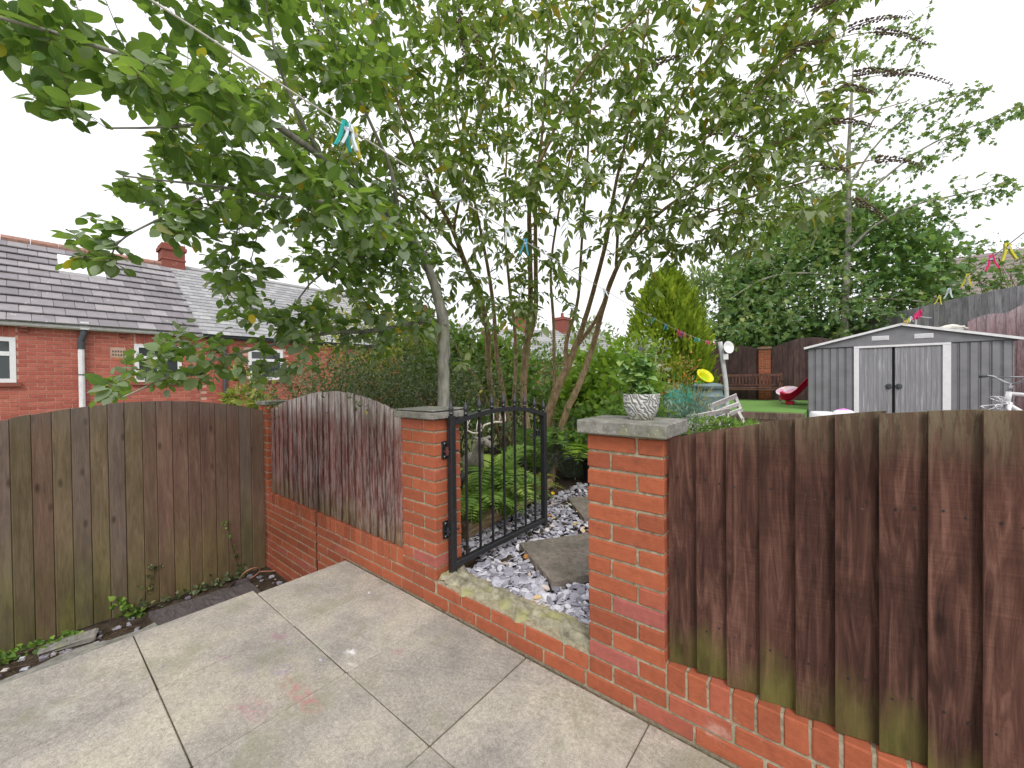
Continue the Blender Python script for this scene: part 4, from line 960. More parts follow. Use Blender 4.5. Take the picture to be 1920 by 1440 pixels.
def grow(t, limbs, targets, leafspec, bark, twigm, name_t='trunk', twig_r=.0022, skel_from=.25, link_max=None, single=0, tname='twigs', sides=6, droop=.25, pull=.45):
    """limbs: lists of (x,y,z,r). Twigs reach from the nearest wood to every target, leaves sit along them."""
    tm = MB(); sk = []; 
    for lb in limbs:
        Q = smoothline(lb, 2); tm.tube(Q[:, :3]+RNG.normal(0, 1, (len(Q), 3))*Q[:, 3:4]*.06, Q[:, 3], sides); q = resample(Q, .06); sk.append(q[int(len(q)*skel_from):, :3])
    tm.build(name_t, bark, t, True)
    sk = np.concatenate(sk); tw = MB(); LP, LD, LN, LL = [], [], [], []
    d0 = np.array([np.min(((sk-p)**2).sum(1)) for p in targets]); order_ = np.argsort(d0)
    T, ln, ls, sp_, tail, mat, nm = leafspec['T'], leafspec['len'], leafspec.get('sd', .18), leafspec['space'], leafspec['tail'], leafspec['mat'], leafspec.get('name', 'foliage')
    for i in order_:
        p = np.array(targets[i]); dd = ((sk-p)**2).sum(1); j = int(np.argmin(dd)); a = sk[j]; L = math.sqrt(dd[j])
        if link_max and L > link_max: continue
        if L < .03: continue
        m_ = (a+p)/2+np.array([0, 0, L*.12])+RNG.normal(0, .06*L, 3)
        ts = np.linspace(0, 1, max(4, int(L/.08)+2))[:, None]; C_ = (1-ts)**2*a+2*ts*(1-ts)*m_+ts**2*p
        r0 = twig_r*(1+1.6*min(1.5, L)); tw.tube(C_, np.linspace(r0, twig_r*.6, len(C_)), 3, cap=False)
        sk = np.concatenate([sk, C_[2::2]])
        seg = resample(C_, .02); Lc = np.linalg.norm(np.diff(seg, axis=0), axis=1).sum(); n_l = max(2, int(min(tail, Lc)/sp_)); f0 = max(0, 1-tail/max(Lc, 1e-3))
        for k_ in range(n_l):
            f = f0+(1-f0)*(k_+RNG.uniform(.2, .8))/n_l; idx = min(len(seg)-2, int(f*(len(seg)-1))); b = seg[idx]; d = seg[idx+1]-seg[idx]; d = d/max(np.linalg.norm(d), 1e-6)
            sd = np.cross(d, [0, 0, 1.]); nn = np.linalg.norm(sd); sd = sd/nn if nn > .05 else np.array([1., 0, 0])
            s_ = (1 if k_ % 2 else -1); az = RNG.normal(0, .5)
            dirv = d*pull+sd*s_*math.cos(az)+np.array([0, 0, math.sin(az)-droop])+RNG.normal(0, .22, 3)
            LP.append(b); LD.append(dirv); LN.append(np.array([0, 0, 1.])+RNG.normal(0, .45, 3)); LL.append(ln*max(.45, 1+RNG.normal(0, ls))*(1.0 if f < .9 else .8))
        LP.append(p); LD.append(seg[-1]-seg[-2]+np.array([0, 0, -droop*.02])); LN.append(np.array([0, 0, 1.])+RNG.normal(0, .4, 3)); LL.append(ln*.8)
    tag(tw.build(tname, twigm, t), kind='stuff')
    put_leaves(t, nm, T, np.array(LP), np.array(LD), np.array(LN), np.array(LL), mat, single)
    return len(LP)
def px(pts): return [(*at(u, v, d), r) for u, v, d, r in pts]

# ---------------------------------------------------------------- sallow tree leaning over the wall (grey trunk)
b0 = at(832, 740, 2.95)
tr = thing('sallow_tree', 'grey-trunked sallow tree with round leaves leaning out over the passage', 'tree', (b0[0], b0[1], gz(b0[0], b0[1])))
base = (b0[0], b0[1], gz(b0[0], b0[1])-.05, .052)
limbs = [[base]+px([(832, 760, 2.95, .044), (832, 690, 2.95, .042), (834, 612, 2.95, .044), (818, 545, 2.88, .034), (792, 470, 2.75, .030), (745, 420, 2.55, .026), (690, 365, 2.3, .022), (600, 290, 2.0, .018), (480, 210, 1.75, .014), (330, 140, 1.5, .010), (150, 75, 1.35, .007), (10, 35, 1.25, .005), (-150, 0, 1.15, .003)]),
         px([(834, 606, 2.95, .026), (800, 600, 2.92, .020), (752, 612, 2.85, .018), (690, 622, 2.75, .016), (620, 622, 2.62, .013), (540, 640, 2.5, .010), (430, 665, 2.35, .008), (330, 700, 2.2, .006), (230, 745, 2.1, .004)]),
         px([(560, 632, 2.52, .008), (500, 600, 2.45, .006), (440, 550, 2.38, .005), (400, 520, 2.3, .003)]),
         px([(792, 470, 2.75, .020), (740, 470, 2.6, .014), (660, 480, 2.45, .010), (590, 520, 2.35, .006), (560, 560, 2.3, .004)]),
         px([(690, 365, 2.3, .014), (620, 380, 2.1, .010), (520, 370, 1.95, .008), (420, 350, 1.8, .006), (320, 340, 1.65, .004), (230, 330, 1.6, .003)]),
         px([(600, 290, 2.0, .010), (560, 220, 1.85, .008), (520, 120, 1.75, .006), (500, 20, 1.7, .004), (480, -100, 1.65, .003)]),
         px([(745, 420, 2.55, .014), (740, 330, 2.4, .012), (700, 240, 2.25, .009), (640, 120, 2.1, .006), (600, 0, 2.0, .004)]),
         px([(480, 210, 1.75, .008), (400, 230, 1.6, .006), (300, 240, 1.5, .004), (200, 240, 1.45, .003)]),
         px([(420, 350, 1.8, .005), (300, 410, 1.6, .004), (220, 450, 1.5, .003), (205, 490, 1.48, .002)]),
         px([(450, 370, 1.9, .004), (445, 440, 1.9, .003), (425, 520, 1.9, .002)]), px([(500, 375, 1.95, .004), (485, 430, 1.95, .003), (470, 490, 1.95, .002)])]
A = []
DENS = 2.9; JIT = 10
def region(poly, n, d0, d1, dens=None):
    n = int(n*DENS)
    return [at(u+RNG.normal(0, JIT), v+RNG.normal(0, JIT), RNG.uniform(d0, d1)) for u, v in poly_sample(poly, n, dens)]
A += region([(-200, -30), (60, 10), (250, 90), (420, 130), (560, 200), (480, 250), (300, 210), (120, 130), (-60, 90)], 85, 1.25, 1.75)
A += region([(200, 150), (480, 210), (700, 330), (790, 440), (640, 470), (500, 430), (330, 420), (220, 360), (300, 270)], 130, 1.55, 2.6)
A += region([(560, 300), (700, 360), (790, 470), (780, 560), (640, 560), (570, 520), (560, 440)], 70, 2.1, 2.8)
A += region([(600, 420), (790, 430), (810, 500), (680, 520)], 40, 2.3, 2.8)
A += region([(40, 150), (150, 150), (160, 230), (60, 190)], 7, 1.3, 1.5)
A += region([(160, 400), (240, 400), (230, 520), (130, 500)], 12, 1.45, 1.55)
A += region([(300, 400), (380, 400), (370, 450), (310, 440)], 8, 1.5, 1.7)
A += region([(400, 420), (500, 420), (490, 570), (400, 560)], 18, 1.8, 2.0)
A += region([(500, 0), (760, -80), (760, 200), (600, 240), (520, 140)], 45, 1.7, 2.4)
A += region([(240, -60), (480, -80), (480, 90), (400, 100), (270, 40)], 22, 1.4, 1.9)
A += region([(280, 640), (420, 600), (560, 600), (600, 680), (480, 720), (300, 720), (200, 755), (170, 740)], 55, 2.05, 2.5)
A += region([(380, 500), (450, 520), (600, 590), (560, 640), (420, 600)], 24, 2.25, 2.5)
A += region([(560, 560), (760, 560), (820, 620), (700, 680), (560, 650)], 36, 2.4, 2.9)
A += region([(-700, -500), (-100, -400), (500, -500), (400, -120), (0, -60), (-400, -20)], 90, 1.2, 2.0)
n_s = grow(tr, limbs, A, dict(T=T_OVATE, len=.059, sd=.34, space=.023, tail=.30, mat=M_LEAF_SALLOW), M_BARK_GREY, M_TWIG, single=300, sides=12, twig_r=.0013)

# ---------------------------------------------------------------- tall buddleia with many stems
b1 = at(1010, 800, 4.8)
bt = thing('buddleia_tree', 'tall many-stemmed buddleia with brown seed spikes filling the sky behind the gate', 'shrub', (b1[0], b1[1], gz(b1[0], b1[1])))
def back(pts):                                   # the stems root about five metres away and lean towards the gate
    out = []
    for u, v, dd, r in pts: kx = 1+.35*smooth01((v-280)/380); out.append((u, v, dd*kx, r*kx))
    return px(out)
def stem(pts, base_uv):
    b_ = back(pts); q = at(base_uv[0], base_uv[1], pts[0][2]*1.35); return [(q[0], q[1], gz(q[0], q[1])-.04, b_[0][3]*1.15)]+b_
S_ = []
S_.append(stem([(940, 800, 3.5, .03), (922, 740, 3.5, .028), (914, 680, 3.45, .026), (916, 620, 3.4, .025), (900, 555, 3.35, .024), (868, 485, 3.25, .021), (850, 430, 3.2, .018), (815, 370, 3.1, .014), (780, 280, 2.95, .012), (730, 150, 2.8, .008), (690, 20, 2.7, .006), (660, -120, 2.6, .003)], (975, 900)))
S_.append(back([(868, 485, 3.25, .014), (800, 400, 3.15, .012), (700, 330, 3.0, .009), (590, 260, 2.9, .006), (480, 160, 2.8, .004)]))
S_.append(back([(850, 430, 3.2, .012), (870, 330, 3.15, .010), (900, 220, 3.0, .008), (930, 100, 2.9, .006), (945, -60, 2.8, .004)]))
S_.append(stem([(955, 800, 3.7, .026), (940, 720, 3.7, .024), (930, 660, 3.7, .022), (925, 560, 3.7, .018), (905, 450, 3.65, .014), (880, 330, 3.6, .010), (840, 150, 3.5, .007), (820, -40, 3.4, .004)], (985, 890)))
S_.append(stem([(960, 790, 3.9, .022), (966, 720, 3.9, .020), (968, 640, 3.9, .018), (955, 540, 3.9, .015), (945, 420, 3.9, .012), (950, 280, 3.9, .009), (960, 100, 3.9, .006), (970, -80, 3.8, .004)], (985, 880)))
S_.append(stem([(988, 800, 3.4, .034), (980, 740, 3.4, .031), (983, 690, 3.4, .030), (988, 645, 3.4, .032), (996, 560, 3.35, .022), (993, 470, 3.3, .020), (992, 370, 3.25, .017), (1000, 325, 3.2, .016), (1030, 270, 3.15, .013), (1060, 180, 3.0, .010), (1120, 100, 2.9, .008), (1230, 0, 2.7, .005), (1300, -80, 2.6, .003)], (1000, 880)))
S_.append(back([(988, 645, 3.4, .026), (1006, 590, 3.4, .020), (1004, 480, 3.4, .018), (1004, 380, 3.4, .015), (1008, 330, 3.4, .014), (1020, 220, 3.3, .011), (1025, 100, 3.2, .008), (1035, -60, 3.0, .005)]))
S_.append(stem([(1020, 800, 3.6, .042), (1040, 740, 3.6, .040), (1062, 690, 3.6, .036), (1080, 650, 3.6, .028), (1100, 590, 3.55, .022), (1120, 520, 3.5, .020), (1140, 440, 3.4, .017), (1150, 360, 3.3, .014), (1180, 240, 3.1, .010), (1200, 120, 2.95, .008), (1230, -60, 2.8, .005)], (1010, 890)))
S_.append(back([(1062, 690, 3.6, .024), (1060, 640, 3.62, .018), (1085, 570, 3.6, .015), (1090, 460, 3.6, .012), (1100, 330, 3.5, .010), (1110, 150, 3.4, .007), (1120, -40, 3.3, .004)]))
S_.append(back([(1080, 650, 3.6, .020), (1120, 600, 3.6, .017), (1150, 520, 3.5, .014), (1190, 430, 3.4, .012), (1260, 330, 3.2, .010), (1360, 220, 3.0, .008), (1460, 120, 2.85, .006), (1580, 20, 2.7, .004)]))
S_.append(stem([(1060, 770, 3.5, .032), (1078, 740, 3.5, .030), (1098, 690, 3.5, .027), (1115, 640, 3.5, .025), (1130, 575, 3.45, .023), (1155, 500, 3.4, .020), (1200, 430, 3.3, .016), (1260, 380, 3.2, .013), (1350, 320, 3.1, .010), (1470, 260, 3.0, .008), (1600, 220, 2.9, .005), (1700, 190, 2.85, .003)], (1030, 840)))
S_.append(back([(1200, 430, 3.3, .012), (1300, 410, 3.25, .010), (1400, 370, 3.15, .008), (1520, 340, 3.1, .006), (1630, 300, 3.0, .004)]))
S_.append(back([(1155, 500, 3.4, .013), (1160, 400, 3.3, .012), (1220, 280, 3.15, .010), (1290, 160, 3.0, .008), (1380, 40, 2.8, .006), (1450, -80, 2.7, .004)]))
S_.append(back([(1260, 380, 3.2, .008), (1380, 400, 3.1, .006), (1480, 410, 3.05, .004), (1560, 380, 3.0, .003)]))
S_.append(stem([(1038, 800, 4.0, .020), (1040, 700, 4.0, .018), (1038, 600, 4.0, .016), (1030, 500, 4.0, .013), (1050, 380, 3.9, .010), (1080, 250, 3.8, .007), (1090, 50, 3.7, .004)], (1030, 840)))
S_.append(stem([(920, 770, 3.7, .016), (900, 720, 3.65, .014), (870, 680, 3.6, .010), (850, 640, 3.5, .006)], (965, 860)))
B = []; DENS = 2.3; JIT = 34
B += region([(480, 120), (620, 60), (760, -60), (900, -60), (900, 300), (880, 430), (760, 420), (640, 330), (540, 260)], 200, 2.5, 3.5)
B += region([(880, -80), (1200, -80), (1200, 200), (1160, 400), (1000, 450), (880, 400)], 250, 2.6, 4.0)
B += region([(1180, -80), (1480, -80), (1480, 200), (1400, 400), (1200, 440), (1160, 300)], 240, 2.6, 3.9)
B += region([(1440, -100), (1620, -80), (1600, 60), (1560, 300), (1600, 400), (1440, 440), (1400, 250)], 120, 2.6, 3.4)
B += region([(560, 470), (760, 420), (900, 450), (920, 600), (800, 640), (620, 600)], 80, 3.2, 4.2)
B += region([(880, 400), (1020, 420), (1080, 520), (1010, 640), (900, 620)], 55, 3.2, 4.2)
B += region([(1180, 420), (1420, 400), (1400, 460), (1260, 480), (1180, 500)], 55, 3.0, 3.8)
B += region([(1150, 200), (1500, 200), (1520, 400), (1300, 460), (1160, 440)], 90, 3.0, 3.9)
B += region([(700, 150), (1150, 100), (1150, 380), (750, 400)], 90, 3.0, 4.2)
B += region([(500, -500), (1000, -700), (1600, -500), (1560, -90), (1000, -90), (600, -90)], 200, 2.4, 3.8)
n_b = grow(bt, S_, B, dict(T=T_LANCE, len=.078, sd=.36, space=.022, tail=.36, mat=M_LEAF_BUD), M_BARK_BROWN, M_TWIG, name_t='stems', single=300, sides=8, twig_r=.0016, droop=.35)
# drooping seed spikes
def spike(p, d, L):
    mb = MB(); p = np.array(p); d = np.array(d, float); d /= np.linalg.norm(d); n = 46
    Pp = [p+d*L*f+np.array([0, 0, -.35*L*f*f]) for f in np.linspace(0, 1, 8)]; mb.tube(Pp, np.linspace(.004, .0015, 8), 4)
    for i in range(n):
        f = (i+.5)/n; q = p+d*L*f+np.array([0, 0, -.35*L*f*f]); a = i*2.4; rr = .024*(1-.75*f)+.004; s = .0125*(1-.5*f)
        off = np.cross(d, [math.cos(a), math.sin(a), .3]); off = off/np.linalg.norm(off)*rr*RNG.uniform(.5, 1)
        c = q+off; mb.add([c+[s, 0, 0], c+[-s, 0, 0], c+[0, s, 0], c+[0, -s, 0], c+[0, 0, s], c+[0, 0, -s]], [(0, 2, 4), (2, 1, 4), (1, 3, 4), (3, 0, 4), (2, 0, 5), (1, 2, 5), (3, 1, 5), (0, 3, 5)])
    mb.build('seed_spike', M_SEED, bt)
rv = np.array([math.cos(YAW), math.sin(YAW), 0])
for (u, v, u2, v2, d) in [(1655, 140, 1780, 122, 2.8), (1640, 300, 1730, 288, 2.9), (1600, 375, 1665, 395, 3.0), (1540, 310, 1590, 308, 3.0), (1590, 55, 1700, 0, 2.7), (1600, 140, 1690, 115, 2.75), (1555, 230, 1640, 215, 2.9), (1580, 165, 1640, 160, 2.8), (1480, 100, 1540, 60, 2.8), (1640, 60, 1735, 55, 2.8), (890, 60, 910, 130, 2.8), (860, 20, 870, 90, 2.7), (1230, 120, 1290, 90, 2.9), (560, 20, 620, 60, 2.6), (1520, 20, 1600, -30, 2.7), (1420, 190, 1500, 170, 2.9), (1330, 250, 1400, 240, 3.0)]:
    a, b = at(u, v, d), at(u2, v2, d*.97); spike(a, b-a, float(np.linalg.norm(b-a))*1.05)
    mb = MB(); c = a-(b-a)*.8+np.array([0, 0, -.03]); mb.tube([c, (a+c)/2+np.array([0, 0, .01]), a], .0025, 4); mb.build('flower_stalk', M_TWIG, bt)

# ---------------------------------------------------------------- generic bushes made of many leaves
def bush(name, label, cat, c, rad, n, T, ln, mat, stems=6, bark=M_BARK_DARK, group=None, shell=.55, upb=.3, lump=5, part='foliage', zmin=None, single=0, spread=.8, sdir=None):
    c = np.array(c, float); rad = np.array(rad, float); g0 = gz(c[0], c[1]) if zmin is None else zmin
    t = thing(name, label, cat, (c[0], c[1], g0), group)
    # lumps: clumps of leaves at uneven places in the volume
    k_ = max(6, n//60); U = nrm(RNG.normal(0, 1, (k_, 3))); rr = RNG.uniform(shell, 1.0, (k_, 1)); cc = c+U*rr*rad; cs = RNG.uniform(.12, .32, k_)
    wi = RNG.integers(0, k_, n); off = RNG.normal(0, 1, (n, 3))*cs[wi][:, None]*rad*.8; P = cc[wi]+off
    P = P[P[:, 2] > g0+.02]; n = len(P)
    out = nrm((P-c)/rad**1.0); D = out*spread+RNG.normal(0, .55, (n, 3)); D[:, 2] += upb
    if sdir is not None: D += np.array(sdir)
    Nn = out*.6+np.array([0, 0, .8])+RNG.normal(0, .4, (n, 3)); L = ln*np.clip(1+RNG.normal(0, .28, n), .4, 1.8)
    mb = MB()
    for i in range(stems):
        e = cc[RNG.integers(0, k_)]; b = np.array([c[0]+RNG.uniform(-.2, .2)*rad[0], c[1]+RNG.uniform(-.2, .2)*rad[1], g0-.03]); m_ = (b+e)/2+RNG.normal(0, .08, 3)*rad; sl_ = smoothline([b, m_, e], 2); mb.tube(sl_, np.linspace(.012, .003, len(sl_))*max(.5, rad[2]), 5)
    mb.build('stems', bark, t, True)
    put_leaves(t, part, T, P, D, Nn, L, mat, single)
    return t
# dark small-leaved hedge behind the arched panel
hd = thing('cotoneaster_hedge', 'dark small-leaved hedge bulging over the arched fence panel', 'hedge', (-3.0, 1.2, .15))
P = []; D = []
for i in range(520):
    x = RNG.uniform(-4.3, -1.95); y = RNG.uniform(.28, 1.9); top_ = 1.78-.10*abs(x+2.9)-.12*(y-1.2)**2*.5+RNG.normal(0, .05); b = np.array([x+RNG.normal(0, .15), y+RNG.normal(0, .15), .45]); z = top_*RNG.uniform(.72, 1.0)+.02
    lean = np.array([RNG.normal(0, .32), RNG.normal(-.10, .22), 0]); e = np.array([x, y, z])+lean; m_ = (b+e)/2+np.array([0, 0, .15])
    C_ = np.array([(1-f)**2*b+2*f*(1-f)*m_+f*f*e for f in np.linspace(.25, 1, 26)])
    for j in range(25):
        for q in range(2): P.append(C_[j]+RNG.normal(0, .014, 3)); D.append((C_[j+1]-C_[j])*18+RNG.normal(0, .6, 3))
P = np.array(P); D = np.array(D); put_leaves(hd, 'foliage', T_SMALL, P, D, np.array([0, 0, 1.])+RNG.normal(0, .5, P.shape), .032*np.clip(1+RNG.normal(0, .25, len(P)), .5, 1.6), M_LEAF_HEDGE)
mb = MB()
for i in range(40):
    x = RNG.uniform(-4, -1.6); y = RNG.uniform(.5, 1.9); mb.tube([(x, y, .1), (x+RNG.normal(0, .1), y, .7), (x+RNG.normal(0, .25), y+RNG.normal(0, .2), 1.3)], [.012, .008, .003], 4)
mb.build('stems', M_BARK_DARK, hd)
# shrubs filling the middle distance
bush('privet_bush', 'yellow-green leafy bush rising behind the dark hedge', 'bush', at(690, 640, 6.0), (.95, .8, .55), 2600, T_SMALL, .06, leaf_mat('leaf_privet', [(0, lin(104, 116, 48)), (.6, lin(140, 146, 56)), (1, lin(190, 176, 60))], .35), 8, zmin=.1)
bush('laurel_bush', 'broad dark green bush behind the grey trunk', 'bush', at(840, 690, 6.4), (1.0, .8, .85), 2900, T_OVATE, .085, M_LEAF_DARKMID, 9, zmin=.15)
bush('elder_bush', 'green elder bush behind the buddleia stems', 'bush', at(905, 715, 6.6), (.95, .7, .85), 2300, T_OVATE, .095, M_LEAF_MID, 8)
bush('shade_bush', 'deep green bush in the shade low behind the gate', 'bush', at(868, 850, 4.3), (.5, .4, .5), 1700, T_SMALL, .05, M_LEAF_DARKMID, 8)
bush('dogwood_bush', 'mid green bush between buddleia stems and the potted plant', 'bush', at(1030, 770, 6.4), (1.1, .6, .6), 2300, T_OVATE, .085, M_LEAF_MID, 8)
bush('bean_plants', 'bright lime green climbing beans behind the pot', 'plant', at(1150, 735, 5.4), (.62, .5, .62), 2000, T_HEART, .085, M_LEAF_LIME, 9)
bush('nettle_patch', 'low green leafy patch behind the potted pier', 'plant', at(1150, 800, 4.6), (.75, .5, .35), 1700, T_HEART, .065, M_LEAF_MID, 8)
bush('purple_buddleia', 'young silvery buddleia with purple flowers beyond the beans', 'shrub', at(1120, 668, 8.2), (1.2, .8, .62), 2000, T_LANCE, .11, leaf_mat('leaf_silver', [(0, lin(126, 140, 110)), (1, lin(180, 188, 160))], .25), 10)
mbp = MB()
bush('dark_yew', 'dark green yew bush left of the gold conifer', 'bush', at(1010, 700, 9.0), (1.3, .9, .65), 2200, T_SMALL, .10, M_LEAF_DARKMID, 8)
bush('hazel_bush', 'light green hazel bush low beside the passage fence pier', 'bush', at(462, 735, 5.5), (.35, .3, .35), 600, T_OVATE, .07, leaf_mat('leaf_hazel', [(0, lin(120, 130, 60)), (1, lin(170, 170, 80))], .35), 5, zmin=-.5)
bush('viburnum_bush', 'mixed green bush behind the elder, under the far roofs', 'bush', at(780, 690, 7.5), (1.3, .9, .7), 2000, T_OVATE, .09, M_LEAF_DARKMID, 8)
# purple flower heads of the young buddleia
pb = thing('flower_cluster', 'small purple buddleia flower heads above the bean leaves', 'flowers', at(1130, 650, 7.8))
for (u, v) in ((1122, 668), (1135, 664), (1158, 662), (1165, 660), (1197, 654), (1108, 672), (1180, 668)):
    p = at(u, v, 7.6); mb = MB()
    for i in range(26): q = p+RNG.normal(0, 1, 3)*np.array([.05, .05, .03]); s = .018; mb.add([q+[s, 0, 0], q+[-s, 0, 0], q+[0, s, 0], q+[0, 0, s], q+[0, 0, -s]], [(0, 2, 3), (2, 1, 3), (2, 0, 4), (1, 2, 4)])
    mb.build('flower_head', M_FLOWER_PURPLE, pb)

# gold conifer
def conifer(name, label, base, h, r, n, mat, ln, dark):
    t = thing(name, label, 'conifer', base)
    mb = MB(); mb.tube([base, (base[0], base[1], base[2]+h*.9)], [.12, .02], 8); mb.build('trunk', M_BARK_DARK, t)
    f = RNG.random(n)**1.05; ph = RNG.uniform(0, 6.28, n); lob = .82+.16*np.sin(ph*5+f*9)+.08*np.sin(ph*11+f*23)
    rad = r*(1-f**3.0)**.75*(.5+.5*np.minimum(1, f*4+.5))*lob*RNG.uniform(.72, 1.05, n)
    P = np.stack([base[0]+rad*np.cos(ph), base[1]+rad*np.sin(ph), base[2]+h*(.02+.95*f)], 1)
    D = np.stack([np.cos(ph)*.6, np.sin(ph)*.6, np.full(n, 1.15)], 1)+RNG.normal(0, .28, (n, 3)); Nn = np.stack([np.cos(ph), np.sin(ph), np.full(n, -.2)], 1)+RNG.normal(0, .5, (n, 3))
    o = link('foliage', leaf_mesh('foliage', T_SPRAY, P, D, Nn, ln*np.clip(1+RNG.normal(0, .3, n), .4, 1.8), mat), t); tag(o, kind='stuff')
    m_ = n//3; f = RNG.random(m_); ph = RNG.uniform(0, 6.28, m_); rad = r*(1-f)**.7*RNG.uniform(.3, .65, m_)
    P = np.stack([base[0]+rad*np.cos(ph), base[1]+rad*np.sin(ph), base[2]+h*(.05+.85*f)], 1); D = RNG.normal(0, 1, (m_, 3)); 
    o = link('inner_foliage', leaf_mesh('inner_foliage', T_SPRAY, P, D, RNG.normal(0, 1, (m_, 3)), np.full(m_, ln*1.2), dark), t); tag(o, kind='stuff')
    return t
bc = at(1250, 740, 11.0)
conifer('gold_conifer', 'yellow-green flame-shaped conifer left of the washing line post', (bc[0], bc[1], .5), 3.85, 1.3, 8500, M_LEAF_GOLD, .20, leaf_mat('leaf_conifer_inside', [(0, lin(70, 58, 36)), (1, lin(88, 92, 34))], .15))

# clipped evergreen dome and sycamore beyond the back fence
dc = at(1548, 520, 14.6)
bush('evergreen_tree', 'big dense rounded evergreen tree behind the back fence and shed', 'tree', (dc[0], dc[1], 4.1), (3.15, 1.7, 3.1), 19000, T_MAPLE, .19, M_LEAF_DOME, 4, M_BARK_DARK, None, .8, .1, zmin=1.2)
sb = at(1583, 640, 12.9); st = thing('sycamore_tree', 'sycamore with slim trunk and long leafy arms reaching past the white sky', 'tree', (sb[0], sb[1], 1.3))
bs = (sb[0], sb[1], 1.2, .14)
slimbs = [[bs]+px([(1583, 600, 12.90, 0.103), (1588, 500, 12.90, 0.095), (1592, 400, 12.90, 0.077), (1590, 300, 12.90, 0.060), (1596, 200, 12.90, 0.043), (1600, 120, 12.90, 0.017)]),
          px([(1590, 470, 12.90, 0.052), (1640, 420, 12.56, 0.039), (1720, 380, 12.21, 0.026), (1800, 365, 12.04, 0.017), (1890, 340, 11.87, 0.007)]),
          px([(1592, 400, 12.90, 0.043), (1660, 330, 12.56, 0.034), (1740, 270, 12.38, 0.026), (1830, 235, 12.21, 0.017), (1925, 190, 12.04, 0.007)]),
          px([(1592, 350, 12.90, 0.043), (1640, 270, 12.73, 0.030), (1720, 200, 12.56, 0.022), (1845, 165, 12.38, 0.007)]),
          px([(1590, 300, 12.90, 0.034), (1640, 220, 12.73, 0.026), (1700, 130, 12.56, 0.017), (1740, 40, 12.47, 0.007)]),
          px([(1592, 420, 12.90, 0.043), (1540, 370, 12.90, 0.034), (1480, 340, 12.90, 0.026), (1420, 330, 12.90, 0.009)]),
          px([(1588, 520, 12.90, 0.043), (1500, 510, 12.56, 0.034), (1430, 520, 12.21, 0.026), (1370, 560, 12.04, 0.009)]),
          px([(1586, 560, 12.90, 0.043), (1680, 560, 12.38, 0.034), (1760, 570, 12.04, 0.026), (1820, 590, 11.95, 0.009)]),
          px([(1590, 330, 12.90, 0.034), (1540, 250, 12.90, 0.026), (1500, 150, 12.90, 0.009)])]
Sg = []; DENS = 1.5; JIT = 8
Sg += region([(1600, 60), (1740, 10), (1760, 110), (1700, 160), (1640, 220), (1600, 200)], 60, 12.04, 13.24)
Sg += region([(1640, 210), (1760, 180), (1850, 150), (1860, 180), (1780, 240), (1680, 290)], 70, 12.04, 12.90)
Sg += region([(1680, 330), (1760, 265), (1920, 190), (1940, 215), (1820, 270), (1720, 330)], 70, 11.87, 12.73)
Sg += region([(1650, 400), (1790, 350), (1910, 330), (1900, 365), (1800, 400), (1700, 440)], 70, 11.87, 12.73)
Sg += region([(1780, 450), (1830, 450), (1830, 520), (1760, 520)], 22, 11.87, 12.21)
Sg += region([(1380, 330), (1560, 180), (1640, 240), (1660, 420), (1560, 480), (1400, 470)], 210, 12.04, 13.42)
Sg += region([(1340, 480), (1560, 440), (1640, 560), (1500, 620), (1340, 640), (1330, 560)], 210, 11.70, 12.90)
Sg += region([(1560, 540), (1740, 540), (1830, 590), (1720, 620), (1640, 610), (1560, 640)], 110, 11.52, 12.56)
Sg += region([(1840, 500), (1920, 480), (1960, 540), (1850, 545)], 40, 10.66, 11.52)
grow(st, slimbs, Sg, dict(T=T_MAPLE, len=.155, space=.10, tail=.9, mat=M_LEAF_SYC), M_BARK_GREY, M_TWIG, single=0, twig_r=.006, droop=.45)
# thin bare-topped shrub by the grey fence
wb_ = at(1900, 520, 11.5)
bush('thorn_shrub', 'thin twiggy shrub above the weathered grey fence', 'shrub', (wb_[0], wb_[1], wb_[2]-.2), (1.1, .7, 1.1), 900, T_SMALL, .075, leaf_mat('leaf_thorn', [(0, lin(96, 104, 70)), (.7, lin(132, 136, 96)), (1, lin(150, 130, 96))], .3), 46, M_TWIG, None, .3, .3, zmin=wb_[2]-1.6)
bc2 = at(1345, 600, 17.5)
bush('leyland_conifer', 'grey-green feathery conifer left of the sycamore, beyond the fence', 'conifer', (bc2[0], bc2[1], 4.0), (1.3, 1.2, 2.3), 2600, T_SPRAY, .34, leaf_mat('leaf_leyland', [(0, lin(96, 118, 76)), (1, lin(150, 166, 112))], .25), 4, M_BARK_DARK, None, .6, .8, zmin=1.2)

